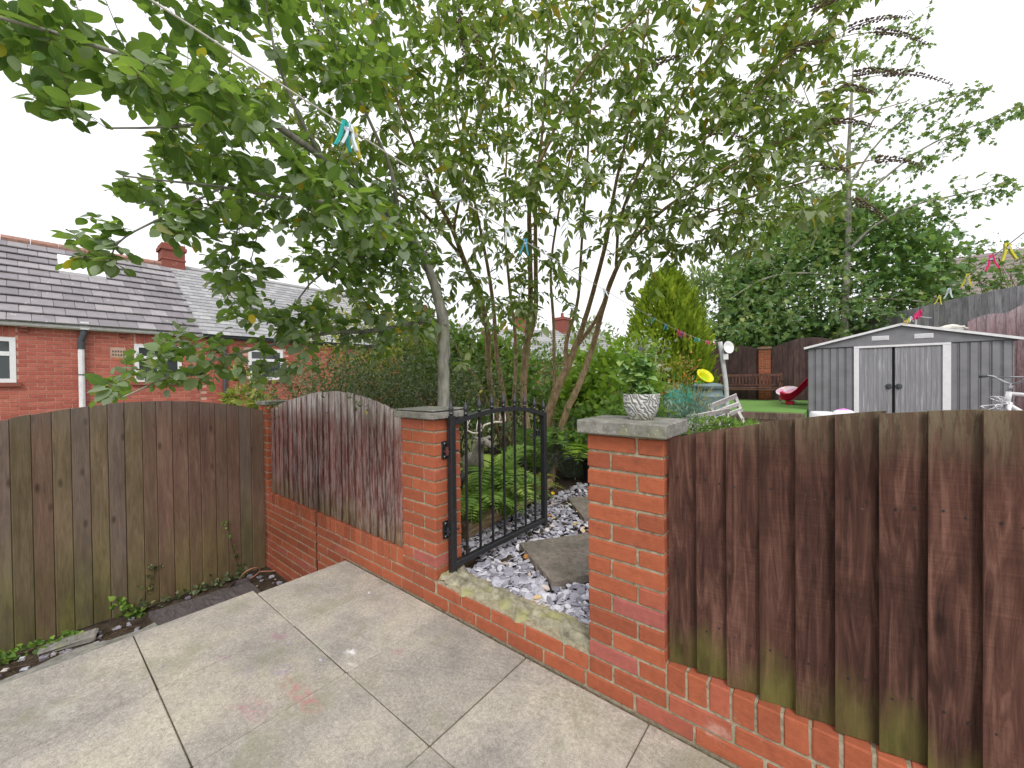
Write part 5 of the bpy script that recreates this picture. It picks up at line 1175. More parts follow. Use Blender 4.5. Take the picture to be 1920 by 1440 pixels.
# ---------------------------------------------------------------- ferns
def fern(label, c, n, L, mat, zc=None, arch=.6, up=1.0, wid=.16, pin=26, group='ferns beside the path', dirs=None):
    c = np.array(c, float); t = thing('fern', label, 'fern', c, group)
    for i in range(n):
        a = (2*math.pi*i/n+RNG.uniform(-.25, .25)) if dirs is None else RNG.uniform(*dirs); l = L*RNG.uniform(.75, 1.1); o = np.array([math.cos(a), math.sin(a), 0]); e = RNG.uniform(.75, 1.2)*up
        fs = np.linspace(0, 1, pin+2); C_ = np.array([c+o*(l*arch*(f**1.25)*1.0)+np.array([0, 0, l*e*(f-.62*f*f*1.25)]) for f in fs])
        P, D, Nn, Ls = [], [], [], []
        for j in range(2, pin+1):
            d = C_[j+1]-C_[j-1]; d /= np.linalg.norm(d); s_ = np.cross(d, [0, 0, 1.]); s_ /= max(1e-6, np.linalg.norm(s_)); u_ = np.cross(s_, d); f = fs[j]; ln = l*wid*math.sin(math.pi*min(1, f*.86+.16))**.8
            for sg in (-1, 1): P.append(C_[j]); D.append(s_*sg+d*.45+u_*.12+RNG.normal(0, .07, 3)); Nn.append(u_+RNG.normal(0, .15, 3)); Ls.append(ln*RNG.uniform(.85, 1.1))
        me = leaf_mesh('frond', T_NARROW, np.array(P), np.array(D), np.array(Nn), np.array(Ls), mat, np.full(len(P), RNG.random()))
        fo = tag(link('frond', me, t), kind='stuff'); mb = MB(); mb.tube(C_, np.linspace(.004, .001, len(C_)), 4); mb.build('rachis', M_LEAF_FERN, fo)
    return t
q = onp(945, 975, 2, .15)
fern('large green fern arching behind the bars of the open gate', (-1.52, 1.05, .16), 22, 1.12, M_LEAF_FERN, up=1.2, arch=.5)
fern('smaller fern close to the gate hinge pier', (-1.36, .66, .15), 20, .95, M_LEAF_FERN, up=1.25, arch=.45)
fern('bright fern spilling over the log beside the gate', (-1.34, 1.05, .15), 18, .8, M_LEAF_FERN, up=1.1, arch=.55)
fern('olive fern leaning out over the slate past the gate', (-1.52, 1.55, .16), 12, .72, leaf_mat('leaf_fern_olive', [(0, lin(104, 104, 40)), (1, lin(140, 136, 58))], .35), up=.95)
p = at(1120, 760, 4.7); fern('tall lime green bracken fronds behind the right-hand stems', (p[0], p[1], .3), 11, 1.25, M_LEAF_LIME, up=1.0, arch=.75, wid=.2)
p = at(1000, 780, 4.4); fern('fern with pinnate leaves between the buddleia stems', (p[0], p[1], .3), 9, 1.2, M_LEAF_MID, up=1.15, arch=.5)
p = onp(1060, 880, 2, .2); fern('low fern beside the black plant pot', (p[0]-.25, p[1]+.35, .2), 9, .55, M_LEAF_MID, up=.7, arch=.8)
# lavender
def lavender(label, c, n, r, h, mat, flow=None, fl_n=30):
    c = np.array(c, float); t = thing('lavender', label, 'plant', c); mb = MB(); P, D, Nn, Ls = [], [], [], []
    fl = MB()
    for i in range(n):
        a = RNG.uniform(0, 6.28); sp_ = RNG.uniform(.2, 1)*r; e = c+np.array([math.cos(a)*sp_, math.sin(a)*sp_, h*RNG.uniform(.6, 1.05)*(1.1-.4*sp_/r)]); b = c+np.array([math.cos(a), math.sin(a), 0])*sp_*.2
        m_ = (b+e)/2+np.array([0, 0, .1*h]); C_ = smoothline([b, m_, e], 2); mb.tube(C_, .0022, 3, cap=False)
        for f in np.linspace(.15, .85, 12):
            q_ = C_[int(f*(len(C_)-1))]; P.append(q_); D.append((e-b)+RNG.normal(0, .25, 3)*h*1.6); Nn.append(RNG.normal(0, 1, 3)); Ls.append(.05*RNG.uniform(.7, 1.3))
        if flow and i < fl_n:
            for j in range(9): q_ = e+(e-m_)*.06*j/2+RNG.normal(0, .004, 3); s = .007; fl.add([q_+[s, 0, 0], q_+[-s, 0, 0], q_+[0, s, 0], q_+[0, 0, s*1.3]], [(0, 2, 3), (2, 1, 3), (1, 0, 3)])
    mb.build('stems', mat, t); put_leaves(t, 'foliage', T_NARROW, np.array(P), np.array(D), np.array(Nn), np.array(Ls), mat)
    if flow: tag(fl.build('flowers', flow, t), kind='stuff')
    return t
lavender('grey-green lavender with faded mauve spikes past the gate latch', (-1.62, 2.62, .18), 190, .5, .72, M_LEAF_LAV, M_FLOWER_PURPLE, 60)
lavender('silvery lavender clump below the buddleia stems', (-1.85, 2.2, .18), 150, .42, .62, M_LEAF_LAV, M_FLOWER_PURPLE, 30)
# plants right of the pot: blue-grey euphorbia with yellow flowers
p = at(1290, 745, 7.0)
e_ = lavender('blue-grey euphorbia clump with pale yellow flower heads beside the compost bin', (p[0], p[1], gz(p[0], p[1])), 260, .55, .95, M_LEAF_BLUE, M_FLOWER_YELLOW, 90)
bush('spurge_bush', 'low dark green growth under the teal netting', 'plant', at(1275, 785, 6.0), (.5, .4, .25), 1100, T_NARROW, .09, M_LEAF_BLUE, 8)
bush('groundcover', 'scrubby green weeds below the white pallets', 'plant', at(1345, 800, 5.6), (.55, .4, .12), 900, T_SMALL, .06, M_LEAF_MID, 5)
bush('orange_flower_shrub', 'shrub with orange blooms between conifer and potted plant', 'shrub', at(1262, 705, 8.6), (.5, .4, .55), 900, T_SMALL, .07, leaf_mat('leaf_orange_mix', [(0, lin(110, 120, 50)), (.8, lin(150, 150, 60)), (.82, lin(206, 120, 60)), (1, lin(214, 130, 70))], .3), 7)
bush('twiggy_shrub', 'pale bare twigs in front of the gold conifer', 'shrub', at(1215, 640, 8.4), (.35, .3, .55), 160, T_SMALL, .05, M_LEAF_LIME, 26, plain('pale_twig', lin(176, 166, 140), .9), None, .4)
# weeds and ivy along the passage fence
def ivy(label, pts, n, ln, mat=M_LEAF_HEDGE):
    t = thing('ivy', label, 'ivy', pts[0], 'weeds along the foot of the passage fence'); P, D, Nn, Ls = [], [], [], []; C_ = smoothline(pts, 2); mb = MB(); mb.tube(C_, .003, 4); mb.build('stem', M_TWIG, t)
    for i in range(n): q_ = C_[RNG.integers(0, len(C_))]+RNG.normal(0, .022, 3); P.append(q_); D.append(np.array([.4, 0, .4])+RNG.normal(0, .7, 3)); Nn.append(np.array([.6, -.1, .6])+RNG.normal(0, .3, 3)); Ls.append(ln*RNG.uniform(.6, 1.4))
    put_leaves(t, 'leaves', T_HEART, np.array(P), np.array(D), np.array(Nn), np.array(Ls), mat, single=min(60, n//2)); return t
gp = lambda u, v: onp(u, v, 0, -3.60)
ivy('ivy creeping along the ground under the passage fence', [(-3.57, -1.0, -.5), (-3.56, -.75, -.47), (-3.56, -.5, -.48), (-3.57, -.25, -.46)], 150, .035)
ivy('ivy sprig climbing the passage fence boards', [gp(265, 1140), gp(270, 1110), gp(285, 1085), gp(290, 1060)], 34, .03)
ivy('thin ivy sprig on the fence near the brick corner', [gp(425, 975), gp(428, 995), gp(440, 1050), gp(455, 1075)], 22, .028, M_LEAF_MID)
ivy('green weed tuft at the fence foot beside the dark panel', [(-3.52, -1.0, -.5), (-3.50, -1.05, -.42), (-3.52, -1.1, -.36)], 60, .04, M_LEAF_MID)
ivy('mossy weeds at the fence foot far along the passage', [(-3.5, -1.35, -.5), (-3.48, -1.5, -.47), (-3.5, -1.7, -.48)], 120, .035, M_LEAF_MID)
# ================================================================ things in the garden
# patterned pot with leafy plant on the right-hand pier
pc = np.array([.192, .128, 1.18])
k = Mt('pot_white_relief', .7, .3); co = k.obj(); wv = k.n('TexWave', {'Vector': co, 'Scale': 26, 'Distortion': 10, 'Detail': 1.0, 'Detail Scale': 1.2}, wave_type='BANDS', bands_direction='DIAGONAL').outputs['Fac']
nz = k.noise(co, 30, 4); base = k.ramp(wv, [(.2, lin(146, 148, 146)), (.45, lin(204, 204, 200))]); base = k.mix(k.math('MULTIPLY', k.smooth(k.n('SeparateXYZ', {0: co}).outputs[2], 1.215, 1.18), .35), base, lin(168, 164, 120)); k.col(base); k.bump(wv, .006); M_POT = k.m
pot = thing('plant_pot', 'white pot with wavy leaf relief standing on the pier coping', 'pot', pc)
mb = MB(); mb.lathe([(.047, 0), (.052, .004), (.066, .035), (.074, .075), (.0765, .104), (.077, .110), (.071, .110), (.070, .095)], pc, 40); mb.build('pot_body', M_POT, pot, True)
mb = MB(); mb.lathe([(.0, .0985), (.069, .0985)], pc, 24); mb.build('compost', M_SOIL, pot)
pp = thing('potted_plant', 'bushy green leafy plant growing in the wavy white pot', 'plant', pc+np.array([0, 0, .098]))
mbs = MB(); P, D, Nn, Ls = [], [], [], []
for i in range(33):
    a = RNG.uniform(0, 6.28); r_ = RNG.uniform(.01, .05); e_ = pc+np.array([math.cos(a)*RNG.uniform(.02, .1)-.015, math.sin(a)*RNG.uniform(.02, .085), .12+RNG.uniform(.05, .19)]); b_ = pc+np.array([math.cos(a)*r_*.8, math.sin(a)*r_*.8, .097]); m_ = (b_+e_)/2+np.array([0, 0, .03]); C_ = smoothline([b_, m_, e_], 2); mbs.tube(C_, .0016, 4)
    for j in range(9):
        f = .25+.75*j/8; q_ = C_[int(f*(len(C_)-1))]; o_ = RNG.normal(0, 1, 3)*np.array([1, 1, .4]); P.append(q_); D.append(o_+np.array([0, 0, -.1])+(q_-pc)*np.array([6, 6, 0])); Nn.append(np.array([0, 0, 1.])+RNG.normal(0, .4, 3)+(q_-pc)*3); Ls.append(.044*RNG.uniform(.6, 1.25))
mbs.build('stems', M_LEAF_POT, pp); put_leaves(pp, 'leaves', T_HEART, np.array(P), np.array(D), np.array(Nn), np.array(Ls), M_LEAF_POT, single=len(P))

# stag ornament among the ferns
hd_ = at(908, 829, 3.15); rt = rv; fwd = np.array([-math.sin(YAW), math.cos(YAW), 0])
M_STAG = plain('stag_weathered_resin', lin(142, 138, 130), .8, .2, 0, .3, 30, .002); M_ANT = plain('antler_pale', lin(206, 198, 186), .7, .3, 0, .15, 40)
sg = thing('stag_ornament', 'weathered stag ornament with pale antlers looking out of the ferns', 'ornament', (hd_[0]-.25, hd_[1]+.25, gz(*hd_[:2])))
H = lambda r_, f_, z_: hd_+rt*r_+fwd*f_+np.array([0, 0, z_])
mb = MB()
mb.tube([H(.075, -.06, -.030), H(.06, -.045, -.022), H(.03, -.02, -.008), H(-.005, 0, .006), H(-.03, .02, .0), H(-.05, .06, -.07), H(-.07, .12, -.16), H(-.10, .2, -.24), H(-.13, .32, -.27), H(-.15, .46, -.25), H(-.16, .55, -.27), H(-.165, .58, -.3)], [.012, .022, .027, .036, .035, .042, .055, .085, .10, .095, .07, .03], 12)
for (a, b) in ((-.07, .2), (-.16, .22), (-.12, .5), (-.2, .52)): mb.tube([H(a, b, -.26), H(a-.01, b+.02, -.42), H(a, b, -.50), H(a, b, gz(*hd_[:2])-hd_[2])], [.045, .022, .016, .018], 8)
mb.build('body', M_STAG, sg, True)
for s_ in (-1, 1):
    mb = MB(); mb.tube([H(-.02+s_*.025, .02, .02), H(-.02+s_*.055, .03, .035), H(-.02+s_*.085, .04, .03)], [.012, .016, .003], 8); mb.build('ear', M_STAG, sg, True)
    mb = MB(); mb.lathe([(.0, -.005), (.006, -.003), (.007, 0), (.006, .003), (.0, .005)], H(.012+.012*s_, -.028+.02*s_, .012), 8); mb.build('eye', M_BLACK, sg)
for pts in ([(903, 806, .008), (896, 812, .008), (886, 812, .008), (876, 807, .007), (876, 797, .006), (882, 786, .002)], [(878, 803, .006), (876, 795, .005), (877, 784, .002)], [(893, 811, .006), (894, 800, .005), (896, 788, .002)], [(900, 808, .006), (902, 798, .005), (899, 788, .002)]):
    mb = MB(); mb.tube([at(u, v, 3.15) for u, v, r_ in pts], [r_ for *_, r_ in pts], 6); mb.build('antler', M_ANT, sg, True)
for pts in ([(905, 805, .009), (908, 797, .009), (918, 794, .008), (930, 791, .008), (946, 792, .007), (948, 787, .006), (946, 770, .002)], [(923, 793, .006), (926, 783, .005), (925, 771, .002)], [(935, 792, .006), (938, 783, .005), (937, 776, .002)]):
    mb = MB(); mb.tube([at(u, v, 3.2) for u, v, r_ in pts], [r_ for *_, r_ in pts], 6); mb.build('antler', M_ANT, sg, True)

# logs edging the bed
k = Mt('log_bark', .9, .15); co = k.obj(); nz = k.noise(k.map(co, (30, 30, 4)), 1.4, 6, .7, .6); k.col(k.ramp(nz, [(.3, lin(84, 70, 54)), (.52, lin(150, 128, 100)), (.72, lin(190, 168, 138))])); k.bump(nz, .012); M_LOG = k.m
k = Mt('log_end', .9, .15); co = k.obj(); rg = k.n('TexWave', {'Vector': co, 'Scale': 26, 'Distortion': 2.0}, wave_type='RINGS', rings_direction='Z').outputs['Fac']; k.col(k.ramp(rg, [(.2, lin(92, 84, 60)), (.8, lin(134, 126, 92))])); M_LOGEND = k.m
def log(label, a, b, r_):
    a, b = np.array(a), np.array(b); t = thing('log', label, 'log', (a+b)/2-np.array([0, 0, r_]), 'logs edging the fern bed'); L = float(np.linalg.norm(b-a)); q = Vector(b-a).to_track_quat('Z', 'Y').to_euler()
    V = []; n, m_ = 18, 10
    for j in range(m_):
        for i in range(n): aa = 2*math.pi*i/n; rr = r_*(1+.06*math.sin(3*aa+j*.4)+RNG.normal(0, .03)); V.append((rr*math.cos(aa), rr*math.sin(aa), -L/2+L*j/(m_-1)))
    Ff = [(j*n+i, j*n+(i+1) % n, (j+1)*n+(i+1) % n, (j+1)*n+i) for j in range(m_-1) for i in range(n)]
    link('bark', mesh('bark', V, Ff, M_LOG, True), t, (a+b)/2, q)
    for s_ in (0, m_-1): VV = V[s_*n:(s_+1)*n]; link('cut_end', mesh('cut_end', VV, [tuple(range(n))], M_LOGEND), t, (a+b)/2, q)
log('short thick log with sawn end behind the foot of the gate', (-1.36, .52, .205), (-1.44, 1.06, .205), .075)
log('pale stringy-barked log past the middle of the gate', (-1.44, 1.12, .20), (-1.50, 1.62, .205), .06)
log('farther log half under the olive fern', (-1.52, 1.68, .20), (-1.60, 2.1, .21), .05)
# black nursery pot and dark planter
q_ = onp(1098, 903, 2, .17)
M_BLKPL = plain('black_plastic', lin(30, 30, 33), .5, .4, 0, .1)
t = thing('black_pot', 'black plastic nursery pot at the edge of the slate behind the pier', 'pot', (q_[0]+.1, q_[1], .15)); mb = MB(); mb.lathe([(.10, 0), (.12, .24), (.135, .24), (.135, .27), (.12, .27), (.118, .25)], (q_[0]+.1, q_[1], .15), 24); mb.build('pot_body', M_BLKPL, t, True); mb = MB(); mb.lathe([(0, .255), (.119, .255)], (q_[0]+.1, q_[1], .15), 18); mb.build('compost', M_SOIL, t)
t = thing('dark_planter', 'dark grey planter tub tucked behind the gate hinge pier', 'planter', (-1.62, .55, .13)); mb = MB(); mb.lathe([(.14, 0), (.19, .42), (.205, .42), (.205, .47), (.185, .47), (.18, .43)], (-1.62, .55, .13), 24); mb.build('tub', plain('planter_grey', lin(70, 72, 74), .6), t, True); mb = MB(); mb.lathe([(0, .44), (.182, .44)], (-1.62, .55, .13), 18); mb.build('compost', M_SOIL, t)

# compost bin
bx, by = -1.33, 8.0; bz = gz(bx, by)
M_BIN = plain('bin_blue_grey', lin(108, 126, 128), .55, .35, 0, .06)
t = thing('compost_bin', 'blue-grey plastic compost bin beside the euphorbia', 'bin', (bx, by, bz)); mb = MB(); prof = [(.36, 0), (.355, .25), (.365, .27), (.365, .29), (.345, .31), (.325, .6), (.335, .62), (.335, .64), (.31, .66), (.29, .80), (.31, .80), (.31, .83)]; mb.lathe(prof, (bx, by, bz), 32); mb.build('body', M_BIN, t, True)
mb = MB(); mb.lathe([(.315, .83), (.315, .86), (.27, .90), (.1, .93), (.0, .935)], (bx, by, bz), 32); mb.build('lid', M_BIN, t, True)
for dx in (-.05, .05): mb = MB(); mb.box((bx+.02+dx-.012, by-.352, bz+.44), (bx+.02+dx+.012, by-.325, bz+.50)); mb.build('vent_slot', M_PIPE_DARK, t)
t = thing('toy_bucket', 'yellow and lime plastic toy bucket tipped over on the compost bin', 'toy', (bx-.05, by, bz+.93)); mb = MB(); c_ = (bx-.08, by-.05, bz+1.02); mb.lathe([(.09, -.14), (.12, .02), (.17, .06), (.20, .10), (.18, .12), (.11, .05), (.085, -.12)], c_, 24, (.55, -.35, .55)); mb.build('bucket', plain('yellow_plastic', lin(214, 214, 30), .4), t, True); mb = MB(); mb.lathe([(.02, -.10), (.10, -.06), (.105, 0), (.02, .02)], (bx-.12, by-.1, bz+.975), 18, (-.2, -.5, .6)); mb.build('scoop', plain('lime_plastic', lin(120, 214, 50), .4), t, True)
# broken white pallets
def pallet(label, planks, struts, d):
    c_ = at(*planks[0][:2], d); g_ = gz(c_[0], c_[1]); t = thing('pallet', label, 'pallet', (c_[0], c_[1], g_), 'broken white pallets')
    nn = fwd*-.4+np.array([0, 0, .8])
    for (u, v, u2, v2, w_) in planks: mb = MB(); mb.bar(at(u, v, d), at(u2, v2, d*1.0), .02, w_, (nn[0], nn[1], nn[2])); mb.build('plank', M_PALLET, t)
    for (u, v, u2, v2, w_, dd) in struts: mb = MB(); mb.bar(at(u, v, d+dd), at(u2, v2, d+dd), .07, w_, tuple(rt)); mb.build('strut', M_PALLET, t)
pallet('white painted pallet tipped on edge in front of the artificial lawn', [(1327, 764, 1381, 742, .095), (1334, 776, 1385, 757, .08), (1337, 788, 1391, 768, .09)], [(1332, 762, 1342, 792, .05, .05), (1378, 744, 1389, 772, .05, .05), (1383, 772, 1397, 797, .05, .02), (1345, 782, 1352, 808, .05, .06)], 7.2)
pallet('white painted pallet lying flat and broken behind the fence panel', [(1285, 784, 1368, 769, .08), (1287, 800, 1328, 792, .075), (1329, 793, 1370, 784, .075), (1285, 809, 1330, 803, .07)], [(1290, 783, 1290, 812, .05, .05), (1328, 776, 1330, 812, .05, .05), (1364, 771, 1368, 800, .05, .05)], 6.5)
# teal netting on the euphorbia
t = thing('teal_netting', 'tangle of turquoise garden netting over the euphorbia', 'netting', at(1272, 745, 6.6)); mb = MB(); c_ = at(1272, 745, 6.6)
for i in range(260):
    a = c_+RNG.normal(0, 1, 3)*np.array([.14, .12, .11]); b = a+RNG.normal(0, .05, 3); mb.tube([a, (a+b)/2+RNG.normal(0, .012, 3), b], .0022, 3)
tag(mb.build('net', plain('teal_plastic', lin(44, 186, 172), .5), t), kind='stuff')
# bench
bX0, bX1, bY = -2.19, -.39, 13.0
t = thing('garden_bench', 'long brown slatted wooden bench against the dark back fence', 'bench', ((bX0+bX1)/2, bY, TZ))
def pc_(nm, a, b): mb = MB(); mb.box(a, b, .004); mb.build(nm, M_BENCH, t)
for x in (bX0, bX1-.06):
    pc_('leg', (x, bY-.02, TZ), (x+.06, bY+.04, TZ+.62)); pc_('leg', (x, bY+.42, TZ), (x+.06, bY+.48, TZ+.87)); pc_('armrest', (x-.01, bY-.04, TZ+.62), (x+.07, bY+.46, TZ+.655))
pc_('top_rail', (bX0+.06, bY+.43, TZ+.76), (bX1-.06, bY+.47, TZ+.84)); pc_('back_rail', (bX0+.06, bY+.43, TZ+.46), (bX1-.06, bY+.47, TZ+.51)); pc_('front_apron', (bX0+.06, bY, TZ+.33), (bX1-.06, bY+.03, TZ+.40))
for i in range(17): x = bX0+.10+i*(bX1-bX0-.24)/16; pc_('back_slat', (x, bY+.44, TZ+.51), (x+.045, bY+.455, TZ+.76))
for i in range(5): y = bY-.01+i*.088; pc_('seat_slat', (bX0+.06, y, TZ+.40), (bX1-.06, y+.075, TZ+.425))
# slide
t = thing('toy_slide', 'red plastic toddler slide standing on the lawn beside the shed', 'slide', (.15, 11.5, TZ)); V = []; Ff = []; prof = [(-.13, .16), (-.10, .17), (-.10, .03), (0, 0), (.10, .03), (.10, .17), (.13, .16)]
cur = [(-.24, .13), (-.16, .08), (-.04, .09), (.08, .19), (.22, .38), (.36, .56), (.47, .66), (.62, .68)]
for x, z in cur:
    for y, dz in prof: V.append((x*1.15, 11.5+y*2.0, TZ+z*1.12+dz*1.15))
m_ = len(prof)
for i in range(len(cur)-1):
    for j in range(m_-1): Ff.append((i*m_+j, i*m_+j+1, (i+1)*m_+j+1, (i+1)*m_+j))
M_RED = plain('red_plastic', lin(226, 24, 74), .35, .4, 0, .03)
o = link('chute', mesh('chute', V, Ff, M_RED, True), t); so_ = o.modifiers.new('s', 'SOLIDIFY'); so_.thickness = .018
mb = MB(); mb.box((-.17, 11.36, TZ), (.02, 11.64, TZ+.09), .02); mb.build('foot', M_RED, t, False)
for y in (11.32, 11.64): mb = MB(); mb.bar((.9, y, TZ), (.8, y, TZ+.85), .06, .05); mb.build('ladder_side', plain('blue_plastic', lin(60, 90, 190), .4), t)
for z in (.2, .42, .64): mb = MB(); mb.bar((.88-z*.1, 11.3, TZ+z), (.88-z*.1, 11.66, TZ+z), .05, .04); mb.build('step', M_RED, t)
# child's round chair
k = Mt('chair_print', .8, .2); co = k.obj(); v_ = k.n('TexVoronoi', {'Vector': co, 'Scale': 11}).outputs['Color']; hs = k.n('HueSaturation', {'Color': v_, 'Saturation': .8}).outputs[0]; k.col(k.mix(.55, k.ramp(k.n('SeparateColor', {0: v_}).outputs[0], [(0, lin(230, 80, 150)), (.35, lin(240, 200, 90)), (.6, lin(236, 232, 240)), (.85, lin(170, 110, 190))], 'CONSTANT'), lin(240, 220, 230))); M_PRINT = k.m
ccx, ccy = -.15, 12.1; t = thing('kids_chair', 'childs round folding chair with pink and white print beside the slide', 'chair', (ccx, ccy, TZ)); mb = MB(); mb.lathe([(.0, .0), (.12, .015), (.22, .07), (.28, .15), (.26, .15), (.2, .09), (.1, .04), (.0, .03)], (ccx, ccy, TZ+.22), 24, (-.1, -.45, .9)); mb.build('seat', M_PRINT, t, True)
for a, b in (((-.2, -.15), (.15, .2)), ((.2, -.15), (-.15, .2))): mb = MB(); mb.tube([(ccx+a[0], ccy+a[1], TZ), (ccx+b[0], ccy+b[1], TZ+.4)], .013, 6); mb.build('leg', plain('lilac_metal', lin(200, 196, 216), .4), t)
# washing line post with disc and box
pt_ = onp(1350, 641, 1, 9.2); pb_ = np.array([-1.165, 9.2, TZ-.05]); M_POST = plain('grey_paint_post', lin(186, 188, 190), .7, .2, 0, .12, 9)
t = thing('line_post', 'bent pale grey washing line post on the artificial lawn', 'post', (pb_[0], 9.2, TZ)); mb = MB(); mid1 = onp(1357, 690, 1, 9.2); mb.tube(smoothline([pb_, onp(1362, 725, 1, 9.2), mid1, pt_], 1), .052, 12); mb.build('pole', M_POST, t, True)
c_ = onp(1363, 652, 1, 9.15); mb = MB(); mb.lathe([(.0, 0), (.08, .012), (.14, .045), (.15, .06), (.143, .062), (.08, .025), (0, .012)], c_, 22, (.75, -.55, .1)); mb.build('disc', M_UPVC, t, True)
c_ = onp(1361, 669, 1, 9.12); mb = MB(); mb.box((c_[0]-.05, c_[1]-.04, c_[2]-.07), (c_[0]+.05, c_[1]+.04, c_[2]+.07), .006); mb.build('box', M_UPVC, t)
# tub and ball before the shed, bicycle
p = at(1540, 775, 7.1); zg = gz(p[0], p[1]); t = thing('white_tub', 'upturned white plastic tub in front of the shed', 'tub', (p[0], p[1], zg)); mb = MB(); hh = p[2]+.03-zg; mb.lathe([(.20, 0), (.21, .02), (.165, hh-.02), (.15, hh), (.0, hh)], (p[0], p[1], zg), 24); mb.build('tub_body', M_UPVC, t, True); mb = MB(); mb.lathe([(.205, .0), (.225, .0), (.225, .03), (.205, .03)], (p[0], p[1], zg), 24); mb.build('rim', M_UPVC, t)
p = at(1582, 782, 7.3); zg = gz(p[0], p[1]); r_ = (at(1582, 766, 7.3)[2]-zg)/2
k = Mt('ball_lilac_white', .4, .4); co = k.obj(); k.col(k.mix(k.smooth(k.math('SINE', k.math('MULTIPLY', k.n('SeparateXYZ', {0: co}).outputs[2], 30.0)), -.1, .1), lin(214, 130, 210), lin(236, 226, 240))); M_BALL = k.m
t = thing('play_ball', 'lilac and white striped ball in front of the shed', 'ball', (p[0], p[1], zg)); mb = MB(); mb.lathe([(r_*math.sin(a), r_-r_*math.cos(a)) for a in np.linspace(.02, 3.12, 16)], (p[0], p[1], zg), 24); mb.build('ball_skin', M_BALL, t, True); mb = MB(); mb.lathe([(.012, 0), (.012, .004), (.004, .006)], (p[0], p[1], zg+2*r_-.003), 10); mb.build('valve', M_UPVC, t)
M_BIKE = plain('bike_white', lin(224, 222, 226), .35, .5, 0, .05); M_CHROME = plain('bike_metal', lin(176, 176, 182), .3, .6, .6, .1); M_TYRE = plain('tyre_black', lin(34, 34, 36), .8)
hb_ = at(1888, 741, 4.6); zg = gz(hb_[0], hb_[1]); bd = rt*.9+fwd*-.25; bd = bd/np.linalg.norm(bd); bsd = np.array([-bd[1], bd[0], 0])
BK = lambda a, s_, z_: np.array([hb_[0], hb_[1], zg])+bd*a+bsd*s_+np.array([0, 0, z_])
hz = hb_[2]-zg
bk = thing('bicycle', 'white bicycle parked in front of the shed, only its front showing', 'bicycle', BK(.45, 0, 0))
fa = BK(-.08, 0, .31); ra = BK(.95, 0, .31)
for c_ in (fa, ra):
    mb = MB(); mb.tube([c_+bd*.30*math.cos(a)+np.array([0, 0, .30*math.sin(a)]) for a in np.linspace(0, 6.283, 33)], .022, 8, False); wh = mb.build('wheel', M_TYRE, bk, True)
    mb = MB(); mb.tube([c_+bd*.275*math.cos(a)+np.array([0, 0, .275*math.sin(a)]) for a in np.linspace(0, 6.283, 33)], .012, 6, False); mb.build('rim', M_CHROME, wh, True)
    mb = MB(); mb.tube([c_-bsd*.04, c_+bsd*.04], .02, 8)
    for i in range(18): a = i*.349; mb.tube([c_, c_+bd*.27*math.cos(a)+np.array([0, 0, .27*math.sin(a)])], .0015, 3)
    mb.build('spokes', M_CHROME, wh)
mb = MB(); head0, head1 = BK(0, 0, hz-.10), BK(.02, 0, hz+.04)
mb.tube([head0, head1], .026, 10); bbk = BK(.48, 0, .34); st_ = BK(.62, 0, hz-.05)
mb.tube([head1-np.array([0, 0, .02]), st_], .022, 10); mb.tube([head0, bbk], .026, 10); mb.tube([bbk, st_+np.array([0, 0, .1])], .02, 10)
for s_ in (-.05, .05): mb.tube([bbk, ra+bsd*s_], .011, 6); mb.tube([st_, ra+bsd*s_], .010, 6)
mb.build('frame', M_BIKE, bk, True)
mb = MB(); mb.tube([head0-bsd*.04, fa-bsd*.05], .018, 8); mb.tube([head0+bsd*.04, fa+bsd*.05], .018, 8); mb.tube([head0-bsd*.045, head0+bsd*.045], .026, 8); mb.build('fork', M_BIKE, bk, True)
mb = MB(); ht = BK(.045, 0, hz+.13); mb.tube([head1, ht], .016, 8); c1 = [ht-bsd*.30+np.array([0, 0, .09])-bd*.10, ht-bsd*.24+np.array([0, 0, .10]), ht-bsd*.06, ht+bsd*.06, ht+bsd*.24+np.array([0, 0, .10]), ht+bsd*.30+np.array([0, 0, .09])-bd*.1]; mb.tube(smoothline(c1, 2), .012, 8); mb.tube([ht-bsd*.2+np.array([0, 0, .08]), ht+bsd*.2+np.array([0, 0, .08])], .008, 6); mb.build('handlebar', M_CHROME, bk, True)
for s_, e_ in ((0, 1), (-1, -2)): mb = MB(); mb.tube([c1[s_], c1[s_]*.4+c1[e_]*.6], .018, 8); mb.build('grip', M_PIPE_DARK, bk, True)
mb = MB(); sdl = st_+np.array([0, 0, .12]); mb.tube([sdl+bd*-.14, sdl+bd*-.05, sdl+bd*.07, sdl+bd*.14], [.02, .04, .085, .06], 10); mb.build('saddle', M_TYRE, bk, True)
mb = MB()
for i in range(9): a = RNG.uniform(0, 6.28); q0 = head0-bd*.10+RNG.normal(0, .05, 3); mb.tube(smoothline([q0, q0+RNG.normal(0, .06, 3), q0+RNG.normal(0, .07, 3), head0], 2), .006, 5)
mb.build('cables', M_BIKE, bk, True)
